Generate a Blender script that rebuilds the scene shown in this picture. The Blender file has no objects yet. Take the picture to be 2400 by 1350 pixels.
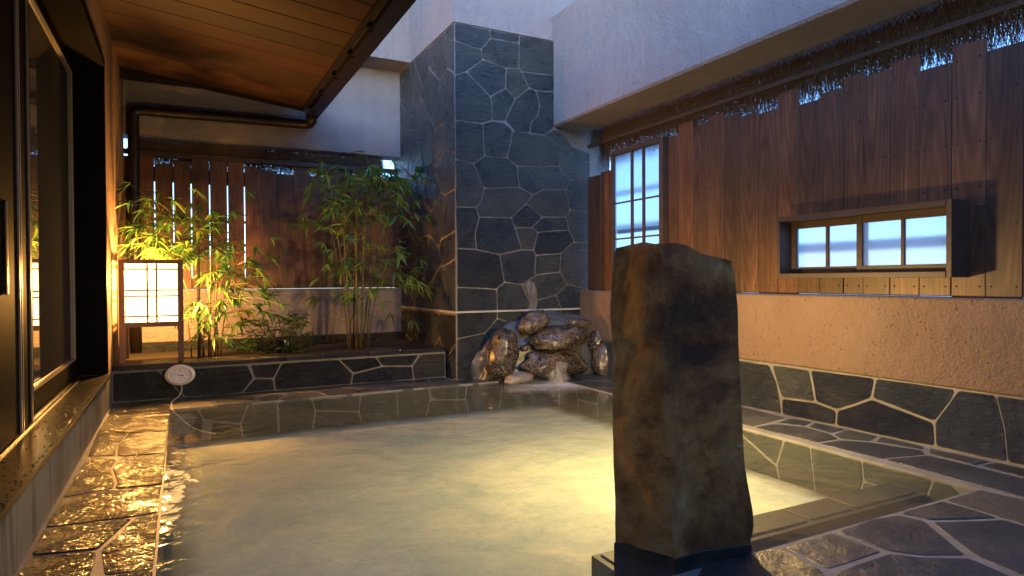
import bpy, bmesh, math, random
from mathutils import Vector, Matrix, noise
random.seed(7)
S = bpy.context.scene
COL = S.collection

# ------------------------------------------------------------------ camera
FPX, W0, H0 = 1492.43, 2400.0, 1350.0
PITCH, ROLL, YAW = .0120937, -.0053906, .4784607
cy, sy = math.cos(YAW), math.sin(YAW); cp, sp = math.cos(PITCH), math.sin(PITCH); cr, sr = math.cos(ROLL), math.sin(ROLL)
A_ = Matrix(((cy, -sy, 0), (0, 0, -1), (sy, cy, 0)))
P_ = Matrix(((1, 0, 0), (0, cp, -sp), (0, sp, cp)))
Q_ = Matrix(((cr, -sr, 0), (sr, cr, 0), (0, 0, 1)))
MC = Q_ @ P_ @ A_                       # world -> (right, down, forward)
EYE = Vector((0, 0, 1.0))
cam = bpy.data.cameras.new('camera'); camo = bpy.data.objects.new('camera', cam); COL.objects.link(camo)
r_, d_, f_ = MC[0], MC[1], MC[2]
camo.matrix_world = Matrix(((r_[0], -d_[0], -f_[0], EYE.x), (r_[1], -d_[1], -f_[1], EYE.y), (r_[2], -d_[2], -f_[2], EYE.z), (0, 0, 0, 1)))
cam.sensor_width = 36; cam.lens = 36 * FPX / W0; cam.clip_start = .05; cam.clip_end = 500
S.camera = camo

# ------------------------------------------------------------------ sky, sun, exposure
world = bpy.data.worlds.new('World'); S.world = world; world.use_nodes = True
wn = world.node_tree; wn.nodes.clear()
sky = wn.nodes.new('ShaderNodeTexSky'); sky.sky_type = 'NISHITA'; sky.sun_disc = False
SUN_EL, SUN_ROT = math.radians(11), math.radians(215)
sky.sun_elevation = SUN_EL; sky.sun_rotation = SUN_ROT; sky.air_density = 1.0; sky.dust_density = .4; sky.ozone_density = 4
bg = wn.nodes.new('ShaderNodeBackground'); bg.inputs[1].default_value = .15
wo = wn.nodes.new('ShaderNodeOutputWorld')
tint = wn.nodes.new('ShaderNodeMix'); tint.data_type = 'RGBA'; tint.blend_type = 'MULTIPLY'; tint.inputs[0].default_value = 1; tint.inputs[7].default_value = (.86, .94, 1.16, 1)
wn.links.new(sky.outputs[0], tint.inputs[6]); wn.links.new(tint.outputs[2], bg.inputs[0]); wn.links.new(bg.outputs[0], wo.inputs[0])
sl = bpy.data.lights.new('sun', 'SUN'); sl.energy = .05; sl.angle = math.radians(25); sl.color = (1, .9, .78)
slo = bpy.data.objects.new('sun', sl); COL.objects.link(slo)
sd = Vector((math.sin(SUN_ROT) * math.cos(SUN_EL), math.cos(SUN_ROT) * math.cos(SUN_EL), math.sin(SUN_EL)))
slo.rotation_euler = sd.to_track_quat('Z', 'Y').to_euler()
S.view_settings.view_transform = 'Standard'; S.view_settings.look = 'None'
S.view_settings.exposure = 2.35; S.view_settings.gamma = 1; S.view_settings.use_curve_mapping = False
S.render.engine = 'CYCLES'
S.cycles.use_denoising = True; S.cycles.max_bounces = 8; S.cycles.transparent_max_bounces = 24
S.cycles.sample_clamp_indirect = 6; S.cycles.caustics_reflective = False; S.cycles.caustics_refractive = False
LANTERN_L = 1.5; LANTERN_BULB = 500.0; POOL_LAMP = 44.0

# ------------------------------------------------------------------ helpers
def ray(u, v): return MC.transposed() @ Vector(((u - W0 / 2) / FPX, (v - H0 / 2) / FPX, 1))
def on(ax, val, u, v):
    d = ray(u, v); t = (val - EYE[ax]) / d[ax]; return EYE + d * t
def fwd(p): return (MC @ (Vector(p) - EYE)).z
def atdepth(u, v, D): return EYE + ray(u, v) * D

def tag(o, label=None, cat=None, group=None, kind=None):
    if label: o['label'] = label
    if cat: o['category'] = cat
    if group: o['group'] = group
    if kind: o['kind'] = kind
    return o
def link(name, me, mat=None, parent=None):
    o = bpy.data.objects.new(name, me); COL.objects.link(o)
    if mat is not None and not me.materials: me.materials.append(mat)
    if parent is not None: o.parent = parent; o.matrix_parent_inverse = parent.matrix_world.inverted() if False else Matrix.Identity(4)
    return o
def empty(name, label, cat, group=None, kind=None):
    o = bpy.data.objects.new(name, None); COL.objects.link(o); o.empty_display_size = .1
    return tag(o, label, cat, group, kind)
def mesh(name, vs, fs, smooth=False):
    me = bpy.data.meshes.new(name); me.from_pydata([tuple(v) for v in vs], [], fs); me.update()
    if smooth: me.polygons.foreach_set('use_smooth', [True] * len(me.polygons))
    return me
class MB:
    def __init__(s): s.v = []; s.f = []
    def add(s, vs, fs):
        n = len(s.v); s.v += [tuple(v) for v in vs]; s.f += [tuple(i + n for i in f) for f in fs]; return s
    def box(s, x0, x1, y0, y1, z0, z1, c=0.0):
        if c <= 0:
            return s.add([(x, y, z) for x in (x0, x1) for y in (y0, y1) for z in (z0, z1)],
                  [(0, 1, 3, 2), (4, 6, 7, 5), (0, 4, 5, 1), (2, 3, 7, 6), (0, 2, 6, 4), (1, 5, 7, 3)])
        bm = bmesh.new(); bmesh.ops.create_cube(bm, size=1)
        for v in bm.verts: v.co = Vector(((x0 + x1) / 2 + v.co.x * (x1 - x0), (y0 + y1) / 2 + v.co.y * (y1 - y0), (z0 + z1) / 2 + v.co.z * (z1 - z0)))
        bmesh.ops.bevel(bm, geom=bm.edges[:], offset=c, segments=1, affect='EDGES')
        bm.verts.ensure_lookup_table(); bm.verts.index_update()
        s.add([v.co for v in bm.verts], [[v.index for v in f.verts] for f in bm.faces]); bm.free(); return s
    def tube(s, pts, rad, n=10, caps=True):
        pts = [Vector(p) for p in pts]; R = rad if isinstance(rad, (list, tuple)) else [rad] * len(pts)
        base = len(s.v); up = None
        for i, p in enumerate(pts):
            t = (pts[min(i + 1, len(pts) - 1)] - pts[max(i - 1, 0)]).normalized()
            if up is None: up = t.orthogonal().normalized()
            up = (up - t * up.dot(t)).normalized(); b = t.cross(up)
            for k in range(n):
                a = 2 * math.pi * k / n; s.v.append(tuple(p + (up * math.cos(a) + b * math.sin(a)) * R[i]))
        for i in range(len(pts) - 1):
            for k in range(n):
                a = base + i * n + k; b2 = base + i * n + (k + 1) % n
                s.f.append((a, b2, b2 + n, a + n))
        if caps:
            s.f.append(tuple(base + k for k in range(n))[::-1]); s.f.append(tuple(base + (len(pts) - 1) * n + k for k in range(n)))
        return s
    def build(s, name, mat, parent=None, smooth=False): return link(name, mesh(name, s.v, s.f, smooth), mat, parent)
def box(name, b, mat, parent=None, c=0.0): return MB().box(*b, c=c).build(name, mat, parent)

# ------------------------------------------------------------------ materials
class NT:
    def __init__(s, name):
        s.m = bpy.data.materials.new(name); s.m.use_nodes = True; s.t = s.m.node_tree; s.t.nodes.clear()
        s.out = s.n('ShaderNodeOutputMaterial')
    def n(s, ty, **kw):
        nd = s.t.nodes.new(ty)
        for k, v in kw.items(): setattr(nd, k, v)
        return nd
    def l(s, a, b): s.t.links.new(a, b)
    def coords(s, scale=(1, 1, 1), rnd=True):
        tc = s.n('ShaderNodeTexCoord'); mp = s.n('ShaderNodeMapping'); mp.inputs['Scale'].default_value = scale
        s.l(tc.outputs['Object'], mp.inputs['Vector'])
        if rnd:
            oi = s.n('ShaderNodeObjectInfo'); mu = s.n('ShaderNodeVectorMath', operation='SCALE'); mu.inputs[0].default_value = (37, 53, 71)
            s.l(oi.outputs['Random'], mu.inputs['Scale']); s.l(mu.outputs[0], mp.inputs['Location']); s.oi = oi
        return mp.outputs[0]
    def noise(s, vec, scale, detail=6, rough=.55, dist=0.0):
        nd = s.n('ShaderNodeTexNoise'); nd.inputs['Scale'].default_value = scale; nd.inputs['Detail'].default_value = detail
        nd.inputs['Roughness'].default_value = rough; nd.inputs['Distortion'].default_value = dist; s.l(vec, nd.inputs['Vector']); return nd.outputs[0]
    def ramp(s, fac, stops):
        nd = s.n('ShaderNodeValToRGB'); e = nd.color_ramp.elements
        while len(e) < len(stops): e.new(.5)
        for i, (p, c) in enumerate(stops): e[i].position = p; e[i].color = tuple(c) + (1,) if len(c) == 3 else c
        s.l(fac, nd.inputs[0]); return nd.outputs[0]
    def mix(s, fac, a, b, mode='MIX'):
        nd = s.n('ShaderNodeMix', data_type='RGBA', blend_type=mode)
        for inp, val in ((nd.inputs[0], fac), (nd.inputs[6], a), (nd.inputs[7], b)):
            if hasattr(val, 'is_linked') or hasattr(val, 'links'): s.l(val, inp)
            else: inp.default_value = (tuple(val) + (1,)) if isinstance(val, (tuple, list)) else val
        return nd.outputs[2]
    def math(s, op, a, b=0.0):
        nd = s.n('ShaderNodeMath', operation=op)
        for inp, val in ((nd.inputs[0], a), (nd.inputs[1], b)):
            if hasattr(val, 'links'): s.l(val, inp)
            else: inp.default_value = val
        return nd.outputs[0]
    def bump(s, h, strength=.5, dist=.01, nrm=None):
        nd = s.n('ShaderNodeBump'); nd.inputs['Strength'].default_value = strength; nd.inputs['Distance'].default_value = dist
        s.l(h, nd.inputs['Height'])
        if nrm is not None: s.l(nrm, nd.inputs['Normal'])
        return nd.outputs[0]
    def bsdf(s, color, rough=.5, nrm=None, spec=.5, metal=0.0, trans=None, coat=0.0, coatr=.1):
        p = s.n('ShaderNodeBsdfPrincipled')
        for k, val in (('Base Color', color), ('Roughness', rough), ('Specular IOR Level', spec), ('Metallic', metal), ('Coat Weight', coat), ('Coat Roughness', coatr)):
            if hasattr(val, 'links'): s.l(val, p.inputs[k])
            else: p.inputs[k].default_value = (tuple(val) + (1,)) if isinstance(val, (tuple, list)) else val
        if nrm is not None: s.l(nrm, p.inputs['Normal'])
        s.p = p; s.l(p.outputs[0], s.out.inputs[0]); return p

def m_slate(name, stops, rough=(.25, .55), bstr=.9, bdist=.03, hue=True, coat=0.0, fine=60):
    n = NT(name); v = n.coords()
    a = n.noise(v, 3.2, 7, .6, .4); b = n.noise(v, fine, 5, .65)
    c = n.ramp(a, stops)
    spk = n.ramp(n.noise(v, 210, 2, .5), [(.68, (0, 0, 0)), (.74, (1, 1, 1))])
    rc = n.ramp(n.oi.outputs['Random'], [(0, (.35, .33, .34)), (.2, (.9, .92, .9)), (.45, (.65, .7, .8)), (.7, (1.2, 1.1, .92)), (1, (.8, .95, .95))])
    c = n.mix(1.0, c, rc, 'MULTIPLY')
    c = n.mix(n.math('MULTIPLY', spk, .35), c, (.28, .28, .26))
    # cleft relief: stretched noise and fine grain
    mp = n.n('ShaderNodeMapping'); mp.inputs['Rotation'].default_value = (.3, .4, .7); mp.inputs['Scale'].default_value = (1, 1, 3.0); n.l(v, mp.inputs[0])
    r1 = n.noise(mp.outputs[0], 11, 9, .72, .5)
    h = n.math('ADD', n.math('MULTIPLY', r1, 1.7), n.math('MULTIPLY', b, .45))
    rr = n.n('ShaderNodeMapRange'); rr.inputs['From Min'].default_value = .3; rr.inputs['From Max'].default_value = .7
    rr.inputs['To Min'].default_value = rough[0]; rr.inputs['To Max'].default_value = rough[1]; n.l(a, rr.inputs[0])
    n.bsdf(c, rr.outputs[0], n.bump(h, bstr, bdist), .75, coat=coat, coatr=.12)
    return n.m
M = {}
SL = [(.25, (.034, .039, .042)), (.5, (.064, .073, .077)), (.62, (.088, .092, .087)), (.8, (.13, .12, .10))]
M['slate'] = m_slate('slate', SL, (.2, .38), bstr=1.0, bdist=.05)
M['slate_wet'] = m_slate('slate_wet', [(a, tuple(x * .45 for x in c)) for a, c in SL], (.08, .2), 1.0, .02, coat=.0, fine=110)
M['slate_floor'] = m_slate('slate_floor', [(.25, (.035, .04, .05)), (.5, (.06, .068, .078)), (.75, (.10, .10, .10))], (.22, .45), .6, .015)
M['slate_under'] = m_slate('slate_underwater', [(.25, (.014, .016, .012)), (.5, (.026, .028, .021)), (.8, (.05, .047, .034))], (.5, .7), .4, .008)

def m_wet():
    n = NT('wet_slate'); v = n.coords()
    a = n.noise(v, 3.2, 7, .6, .4)
    c = n.ramp(a, [(.25, (.006, .0065, .0065)), (.5, (.012, .013, .0125)), (.75, (.024, .022, .018))])
    rip = n.noise(v, 26, 3, .55, .3); fine = n.noise(v, 75, 2, .5)
    dry = n.ramp(n.noise(v, 5, 4, .6), [(.42, (0, 0, 0)), (.58, (1, 1, 1))])
    h = n.math('ADD', rip, n.math('MULTIPLY', fine, .55))
    p = n.bsdf(c, .6, n.bump(h, .6, .02), .08, coat=1.0, coatr=.03)
    n.l(n.bump(n.math('MULTIPLY', h, n.math('ADD', .35, dry)), .6, .018), p.inputs['Coat Normal']); return n.m
M['wet_slate'] = m_wet()

def m_mortar(name, c0, c1, rough=.8):
    n = NT(name); v = n.coords(rnd=False); a = n.noise(v, 6, 7, .6); b = n.noise(v, 120, 4, .6)
    n.bsdf(n.ramp(a, [(.3, c0), (.7, c1)]), rough, n.bump(b, .5, .003)); return n.m
M['grout'] = m_mortar('grout', (.11, .108, .11), (.20, .19, .19), .55)
M['mortar'] = m_mortar('mortar', (.06, .068, .08), (.12, .133, .15), .25)
M['black_mortar'] = m_mortar('black_mortar', (.012, .011, .01), (.03, .028, .025), .5)

def m_plaster(name, c0, c1, bs=.9):
    n = NT(name); v = n.coords(rnd=False)
    a = n.noise(v, 1.3, 6, .6); g = n.noise(v, 55, 6, .7)
    vo = n.n('ShaderNodeTexVoronoi'); vo.inputs['Scale'].default_value = 34; n.l(v, vo.inputs['Vector'])
    pits = n.ramp(vo.outputs['Distance'], [(.06, (1, 1, 1)), (.2, (0, 0, 0))])
    big = n.noise(v, 14, 4, .5)
    gate = n.ramp(n.noise(v, 9, 3, .5), [(.5, (0, 0, 0)), (.6, (1, 1, 1))])
    h = n.math('ADD', n.math('ADD', n.math('MULTIPLY', g, .55), n.math('MULTIPLY', big, .6)), n.math('MULTIPLY', n.math('MULTIPLY', pits, gate), .9))
    c = n.ramp(a, [(.3, c0), (.7, c1)])
    c = n.mix(n.math('MULTIPLY', n.ramp(n.noise(v, 4, 8, .75, 1.0), [(.6, (0, 0, 0)), (.8, (1, 1, 1))]), .25), c, (.30, .24, .19))
    mpd = n.n('ShaderNodeMapping'); mpd.inputs['Scale'].default_value = (6, 6, .55); n.l(v, mpd.inputs[0])
    c = n.mix(n.math('MULTIPLY', n.ramp(n.noise(mpd.outputs[0], 1.6, 5, .65), [(.52, (0, 0, 0)), (.72, (1, 1, 1))]), .28), c, n.mix(.5, c, (.10, .09, .085)))
    n.bsdf(c, .85, n.bump(h, bs, .05), .3); return n.m
M['plaster'] = m_plaster('plaster', (.30, .275, .28), (.38, .35, .35))
M['plaster_warm'] = m_plaster('plaster_warm', (.20, .130, .090), (.26, .175, .124))
M['plaster_smooth'] = m_plaster('plaster_smooth', (.34, .28, .22), (.42, .35, .28), .4)

def m_concrete():
    n = NT('concrete'); v = n.coords(rnd=False)
    a = n.noise(v, 5, 8, .65, .5)
    mp = n.n('ShaderNodeMapping'); mp.inputs['Scale'].default_value = (1, 9, 1.2); n.l(v, mp.inputs[0])
    st = n.ramp(n.noise(mp.outputs[0], 1.1, 5, .6), [(.44, (0, 0, 0)), (.52, (1, 1, 1))])
    c = n.mix(st, n.ramp(a, [(.3, (.04, .043, .052)), (.7, (.075, .08, .092))]), (.125, .13, .15))
    n.bsdf(c, .5, n.bump(n.noise(v, 70, 4), .3, .003)); return n.m
M['concrete'] = m_concrete()

def m_wood(name, dark, mid, light, axis='Z', rough=.5, ring=20.0, weather=.5, rings=True, bs=.3):
    n = NT(name)
    sc = {'Z': (1, 1, .05), 'Y': (1, .05, 1), 'X': (.05, 1, 1)}[axis]
    v = n.coords(sc)
    fine = n.noise(v, 60, 6, .65, .3); streak = n.noise(v, 14, 4, .6, .4)
    if rings:
        tc = n.n('ShaderNodeTexCoord'); mp = n.n('ShaderNodeMapping'); mp.inputs['Scale'].default_value = {'Z': (1, 1, .085), 'Y': (1, .085, 1), 'X': (.085, 1, 1)}[axis]
        wnz = n.n('ShaderNodeTexWhiteNoise', noise_dimensions='1D'); n.l(n.oi.outputs['Random'], wnz.inputs['W'])
        off = n.n('ShaderNodeVectorMath', operation='MULTIPLY_ADD'); n.l(wnz.outputs['Color'], off.inputs[0]); off.inputs[1].default_value = (.14, .14, .14); off.inputs[2].default_value = (-.07, -.07, -.07)
        n.l(off.outputs[0], mp.inputs['Location']); n.l(tc.outputs['Object'], mp.inputs['Vector'])
        w = n.n('ShaderNodeTexWave', wave_type='RINGS', rings_direction='SPHERICAL')
        w.inputs['Scale'].default_value = ring; w.inputs['Distortion'].default_value = 4.5; w.inputs['Detail'].default_value = 2; w.inputs['Detail Scale'].default_value = .35
        n.l(mp.outputs[0], w.inputs['Vector'])
        g = n.math('ADD', n.math('ADD', n.math('MULTIPLY', w.outputs['Fac'], .13), n.math('MULTIPLY', fine, .36)), n.math('MULTIPLY', streak, .47))
    else: g = n.math('ADD', n.math('MULTIPLY', fine, .5), n.math('MULTIPLY', streak, .5))
    c = n.ramp(g, [(.30, dark), (.52, mid), (.74, light)])
    v2 = n.coords((1, 1, .35) if axis == 'Z' else (1, 1, 1))
    blot = n.ramp(n.noise(v2, 6, 5, .6), [(.44, (0, 0, 0)), (.64, (1, 1, 1))])
    c = n.mix(n.math('MULTIPLY', blot, weather), c, n.mix(.55, c, tuple(x * .55 for x in dark)))
    rc = n.ramp(n.oi.outputs['Random'], [(0, (.58, .60, .66)), (.35, (1, .96, .92)), (.65, (1.32, 1.15, 1.0)), (.85, (.8, .8, .86)), (1, (1.1, 1, .95))])
    c = n.mix(1, c, rc, 'MULTIPLY')
    n.bsdf(c, rough, n.bump(g, bs, .002), .4); return n.m
M['plank'] = m_wood('stained_plank', (.052, .026, .016), (.110, .055, .030), (.205, .108, .058), rough=.5, ring=16, weather=.8)
M['frame_wood'] = m_wood('frame_wood', (.035, .022, .017), (.06, .04, .03), (.09, .062, .046), 'Y', .5, 4, .2, False)
M['sash_wood'] = m_wood('sash_wood', (.022, .014, .011), (.04, .026, .02), (.06, .04, .03), 'Y', .5, 4, .2, False)
M['lantern_wood'] = m_wood('lantern_wood', (.14, .08, .055), (.24, .145, .10), (.32, .20, .14), 'Z', .5, 4, .2, False)
M['ceiling'] = m_wood('ceiling_board', (.026, .010, .003), (.034, .013, .004), (.042, .017, .005), 'X', .7, 2.5, .1, False)

def m_simple(name, col, rough=.5, metal=0.0, spec=.5, nz=0.0, coat=0.0):
    n = NT(name); v = n.coords(rnd=False); a = n.noise(v, 30, 5, .6)
    c = n.ramp(a, [(.3, tuple(x * .85 for x in col)), (.7, tuple(min(1, x * 1.12) for x in col))])
    n.bsdf(c, rough, n.bump(a, nz, .002) if nz else None, spec, metal, coat=coat); return n.m
M['black_metal'] = m_simple('black_aluminium', (.012, .010, .009), .28, 0, .5)
M['door_black'] = m_simple('door_black', (.006, .005, .005), .6, 0, .02)
M['bronze'] = m_simple('bronze_aluminium', (.10, .07, .05), .3, .6)
M['gasket'] = m_simple('edge_trim', (.30, .25, .20), .35, .2)
M['brown_pvc'] = m_simple('brown_gutter', (.014, .009, .007), .4)
M['white_plastic'] = m_simple('white_plastic', (.72, .68, .66), .35, nz=.05)
M['dial'] = m_simple('dial_paper', (.78, .77, .80), .5)
M['ink'] = m_simple('ink', (.02, .02, .035), .5)
M['cord'] = m_simple('cord_plastic', (.6, .58, .58), .4)
M['nail'] = m_simple('nail', (.015, .013, .013), .4, .5)
M['soil'] = m_simple('soil', (.03, .022, .015), .9, nz=1)
M['dark_green'] = m_simple('dark_green_metal', (.012, .03, .028), .3)
M['dark_room'] = m_simple('dark_room', (.05, .04, .03), .8)
M['tar'] = m_simple('outside_ground', (.62, .63, .64), .9, nz=.5)

def m_brush():
    n = NT('brushwood'); oi = n.n('ShaderNodeTexCoord'); a = n.noise(oi.outputs['Object'], 60, 3)
    n.bsdf(n.ramp(a, [(.3, (.045, .028, .012)), (.6, (.11, .07, .03)), (.8, (.2, .13, .06))]), .7); return n.m
M['brush'] = m_brush()
def m_leaf(name, c0, c1, c2):
    n = NT(name); v = n.coords(); oi = n.oi
    c = n.ramp(oi.outputs['Random'], [(0, c0), (.5, c1), (1, c2)])
    nz = n.noise(v, 25, 3); c = n.mix(nz, c, n.mix(.5, c, (.02, .05, .01)))
    p = n.bsdf(c, .38, None, .5)
    tr = n.n('ShaderNodeBsdfTranslucent'); n.l(c, tr.inputs[0]); mx = n.n('ShaderNodeMixShader'); mx.inputs[0].default_value = .38
    n.l(p.outputs[0], mx.inputs[1]); n.l(tr.outputs[0], mx.inputs[2]); n.l(mx.outputs[0], n.out.inputs[0]); return n.m
M['leaf'] = m_leaf('bamboo_leaf', (.10, .24, .07), (.17, .32, .07), (.28, .36, .07))
M['nandina'] = m_leaf('nandina_leaf', (.03, .09, .02), (.06, .13, .03), (.09, .15, .04))
M['berry'] = m_simple('berry', (.45, .03, .02), .35)
M['culm'] = m_simple('culm', (.10, .07, .03), .4, nz=.3)
M['twig'] = m_simple('twig', (.09, .07, .035), .5)

def m_rock(name, stops, scale=2.5, rough=(.12, .45), bs=.9, bd=.03, vein=.0, dist=1.2, pit=.0, bw=.5):
    n = NT(name); v = n.coords(); a = n.noise(v, scale, 9, .65, dist); b = n.noise(v, 18, 8, .7, .5)
    c = n.ramp(a, stops)
    if pit: c = n.mix(n.math('MULTIPLY', n.ramp(b, [(.42, (1, 1, 1)), (.55, (0, 0, 0))]), pit), c, n.mix(.7, c, (.006, .004, .003)))
    if vein:
        ve = n.ramp(n.noise(v, scale * 2.2, 6, .6, 3.5), [(.485, (0, 0, 0)), (.5, (1, 1, 1)), (.515, (0, 0, 0))])
        c = n.mix(n.math('MULTIPLY', ve, vein), c, (.42, .38, .33))
    rr = n.n('ShaderNodeMapRange'); rr.inputs['From Min'].default_value = .35; rr.inputs['From Max'].default_value = .65
    rr.inputs['To Min'].default_value = rough[0]; rr.inputs['To Max'].default_value = rough[1]; n.l(b, rr.inputs[0])
    n.bsdf(c, rr.outputs[0], n.bump(n.math('ADD', a, n.math('MULTIPLY', b, bw)), bs, bd)); return n.m
M['rock'] = m_rock('wet_rock', [(.3, (.010, .009, .009)), (.47, (.032, .026, .022)), (.58, (.085, .062, .045)), (.72, (.20, .17, .145))], 3.2, (.05, .22), .5, .03, .9, .8, bw=.08)
M['rock_pale'] = m_rock('pale_rock', [(.3, (.12, .10, .09)), (.5, (.24, .21, .20)), (.75, (.42, .40, .38))], 5, (.2, .45), .8, .015)
M['monolith'] = m_rock('standing_stone', [(.36, (.055, .020, .005)), (.44, (.20, .082, .016)), (.51, (.36, .18, .045)), (.60, (.42, .255, .095)), (.72, (.46, .33, .16))], 2.2, (.5, .75), 1.0, .06, dist=.25, pit=.4)

def m_sand():
    n = NT('pool_floor'); v = n.coords(rnd=False)
    a = n.noise(v, 2.0, 6, .6, .8); b = n.noise(v, 13, 6, .65, 2.0)
    c = n.ramp(a, [(.3, (.34, .43, .43)), (.52, (.48, .54, .50)), (.72, (.66, .67, .56))])
    c = n.mix(n.math('MULTIPLY', n.ramp(b, [(.46, (0, 0, 0)), (.66, (1, 1, 1))]), .24), c, (.20, .24, .22))
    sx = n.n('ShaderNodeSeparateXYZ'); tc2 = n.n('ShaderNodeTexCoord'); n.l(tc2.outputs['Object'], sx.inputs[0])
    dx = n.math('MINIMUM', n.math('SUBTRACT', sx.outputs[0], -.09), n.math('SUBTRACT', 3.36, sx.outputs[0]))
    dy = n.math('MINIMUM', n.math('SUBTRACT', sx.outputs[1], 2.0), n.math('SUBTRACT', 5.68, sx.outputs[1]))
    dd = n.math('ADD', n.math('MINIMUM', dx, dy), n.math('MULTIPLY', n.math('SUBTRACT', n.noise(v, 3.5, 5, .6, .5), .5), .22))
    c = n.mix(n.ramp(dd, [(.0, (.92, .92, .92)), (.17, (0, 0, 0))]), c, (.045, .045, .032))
    n.bsdf(c, .8, n.bump(b, .25, .006)); return n.m
M['sand'] = m_sand()
def m_water():
    n = NT('pool_water'); tc = n.n('ShaderNodeTexCoord'); mp = n.n('ShaderNodeMapping'); n.l(tc.outputs['Object'], mp.inputs[0])
    mp.inputs['Scale'].default_value = (1, 1, 1)
    a = n.noise(mp.outputs[0], 2.2, 3, .5, .6); b = n.noise(mp.outputs[0], 9, 3, .5, .5)
    h = n.math('ADD', a, n.math('MULTIPLY', b, .22))
    nr = n.bump(h, .45, .05)
    fr = n.n('ShaderNodeFresnel'); geo = n.n('ShaderNodeNewGeometry'); n.l(n.math('SUBTRACT', 1.33, n.math('MULTIPLY', geo.outputs['Backfacing'], 1.33 - 1 / 1.33)), fr.inputs['IOR']); n.l(nr, fr.inputs['Normal'])
    tr = n.n('ShaderNodeBsdfTransparent'); tr.inputs[0].default_value = (.96, .98, .93, 1)
    gl = n.n('ShaderNodeBsdfGlossy'); gl.inputs['Roughness'].default_value = .045; n.l(nr, gl.inputs['Normal'])
    df = n.n('ShaderNodeBsdfDiffuse'); df.inputs[0].default_value = (.42, .52, .50, 1)
    m1 = n.n('ShaderNodeMixShader'); m1.inputs[0].default_value = .07; n.l(tr.outputs[0], m1.inputs[1]); n.l(df.outputs[0], m1.inputs[2])
    m2 = n.n('ShaderNodeMixShader'); n.l(fr.outputs[0], m2.inputs[0]); n.l(m1.outputs[0], m2.inputs[1]); n.l(gl.outputs[0], m2.inputs[2])
    n.l(m2.outputs[0], n.out.inputs[0]); return n.m
M['water'] = m_water()
def m_foam(name, lo, hi, mx, scale=(3, 3, 3), col=(.8, .82, .85)):
    n = NT(name); tc = n.n('ShaderNodeTexCoord'); mp = n.n('ShaderNodeMapping'); mp.inputs['Scale'].default_value = scale; n.l(tc.outputs['Object'], mp.inputs[0])
    f = n.ramp(n.noise(mp.outputs[0], 2.0, 6, .6, .8), [(lo, (0, 0, 0)), (hi, (1, 1, 1))])
    at = n.n('ShaderNodeAttribute'); at.attribute_name = 'cover'
    f = n.math('MULTIPLY', n.math('MULTIPLY', f, at.outputs['Fac']), mx)
    tr = n.n('ShaderNodeBsdfTransparent'); df = n.n('ShaderNodeBsdfPrincipled'); df.inputs['Base Color'].default_value = col + (1,); df.inputs['Roughness'].default_value = .4
    mxs = n.n('ShaderNodeMixShader'); n.l(f, mxs.inputs[0]); n.l(tr.outputs[0], mxs.inputs[1]); n.l(df.outputs[0], mxs.inputs[2]); n.l(mxs.outputs[0], n.out.inputs[0]); return n.m
M['foam'] = m_foam('foam', .1, .6, .9)
M['veil'] = m_foam('falling_water', .2, .65, .5, (14, 3, 1.5), (.75, .74, .76))
def m_glass():
    n = NT('door_glass'); tc = n.n('ShaderNodeTexCoord'); a = n.noise(tc.outputs['Object'], 1.5, 3)
    fr = n.n('ShaderNodeFresnel'); fr.inputs['IOR'].default_value = 1.6
    k = n.math('MINIMUM', n.math('ADD', n.math('MULTIPLY', fr.outputs[0], 2.0), .05), .9)
    tr = n.n('ShaderNodeBsdfTransparent'); tr.inputs[0].default_value = (.7, .72, .68, 1)
    gl = n.n('ShaderNodeBsdfGlossy'); gl.inputs['Roughness'].default_value = .012
    df = n.n('ShaderNodeBsdfDiffuse'); df.inputs[0].default_value = (.50, .47, .42, 1)
    m1 = n.n('ShaderNodeMixShader'); m1.inputs[0].default_value = .5; n.l(tr.outputs[0], m1.inputs[1]); n.l(df.outputs[0], m1.inputs[2])
    m2 = n.n('ShaderNodeMixShader'); n.l(k, m2.inputs[0]); n.l(m1.outputs[0], m2.inputs[1]); n.l(gl.outputs[0], m2.inputs[2]); n.l(m2.outputs[0], n.out.inputs[0]); return n.m
M['glass'] = m_glass()
def m_frost():
    n = NT('frosted_pane'); tr = n.n('ShaderNodeBsdfTranslucent'); tr.inputs[0].default_value = (.97, .98, .98, 1)
    gl = n.n('ShaderNodeBsdfGlossy'); gl.inputs['Roughness'].default_value = .3
    tp = n.n('ShaderNodeBsdfRefraction'); tp.inputs['Roughness'].default_value = .75; tp.inputs['IOR'].default_value = 1.02; tp.inputs[0].default_value = (.9, .95, 1, 1)
    m0 = n.n('ShaderNodeMixShader'); m0.inputs[0].default_value = .5; n.l(tr.outputs[0], m0.inputs[1]); n.l(tp.outputs[0], m0.inputs[2])
    m1 = n.n('ShaderNodeMixShader'); m1.inputs[0].default_value = .05; n.l(m0.outputs[0], m1.inputs[1]); n.l(gl.outputs[0], m1.inputs[2]); n.l(m1.outputs[0], n.out.inputs[0]); return n.m
M['frost'] = m_frost()
def m_emit(name, col, s):
    n = NT(name); e = n.n('ShaderNodeEmission'); e.inputs[0].default_value = col + (1,); e.inputs[1].default_value = s; n.l(e.outputs[0], n.out.inputs[0]); return n.m
def m_paper():
    n = NT('lit_paper'); e = n.n('ShaderNodeEmission'); e.inputs[0].default_value = (1, .58, .20, 1); e.inputs[1].default_value = LANTERN_L
    tr = n.n('ShaderNodeBsdfTransparent'); mx = n.n('ShaderNodeMixShader'); mx.inputs[0].default_value = .35
    n.l(e.outputs[0], mx.inputs[1]); n.l(tr.outputs[0], mx.inputs[2]); n.l(mx.outputs[0], n.out.inputs[0]); return n.m
M['paper'] = m_paper()
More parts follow.
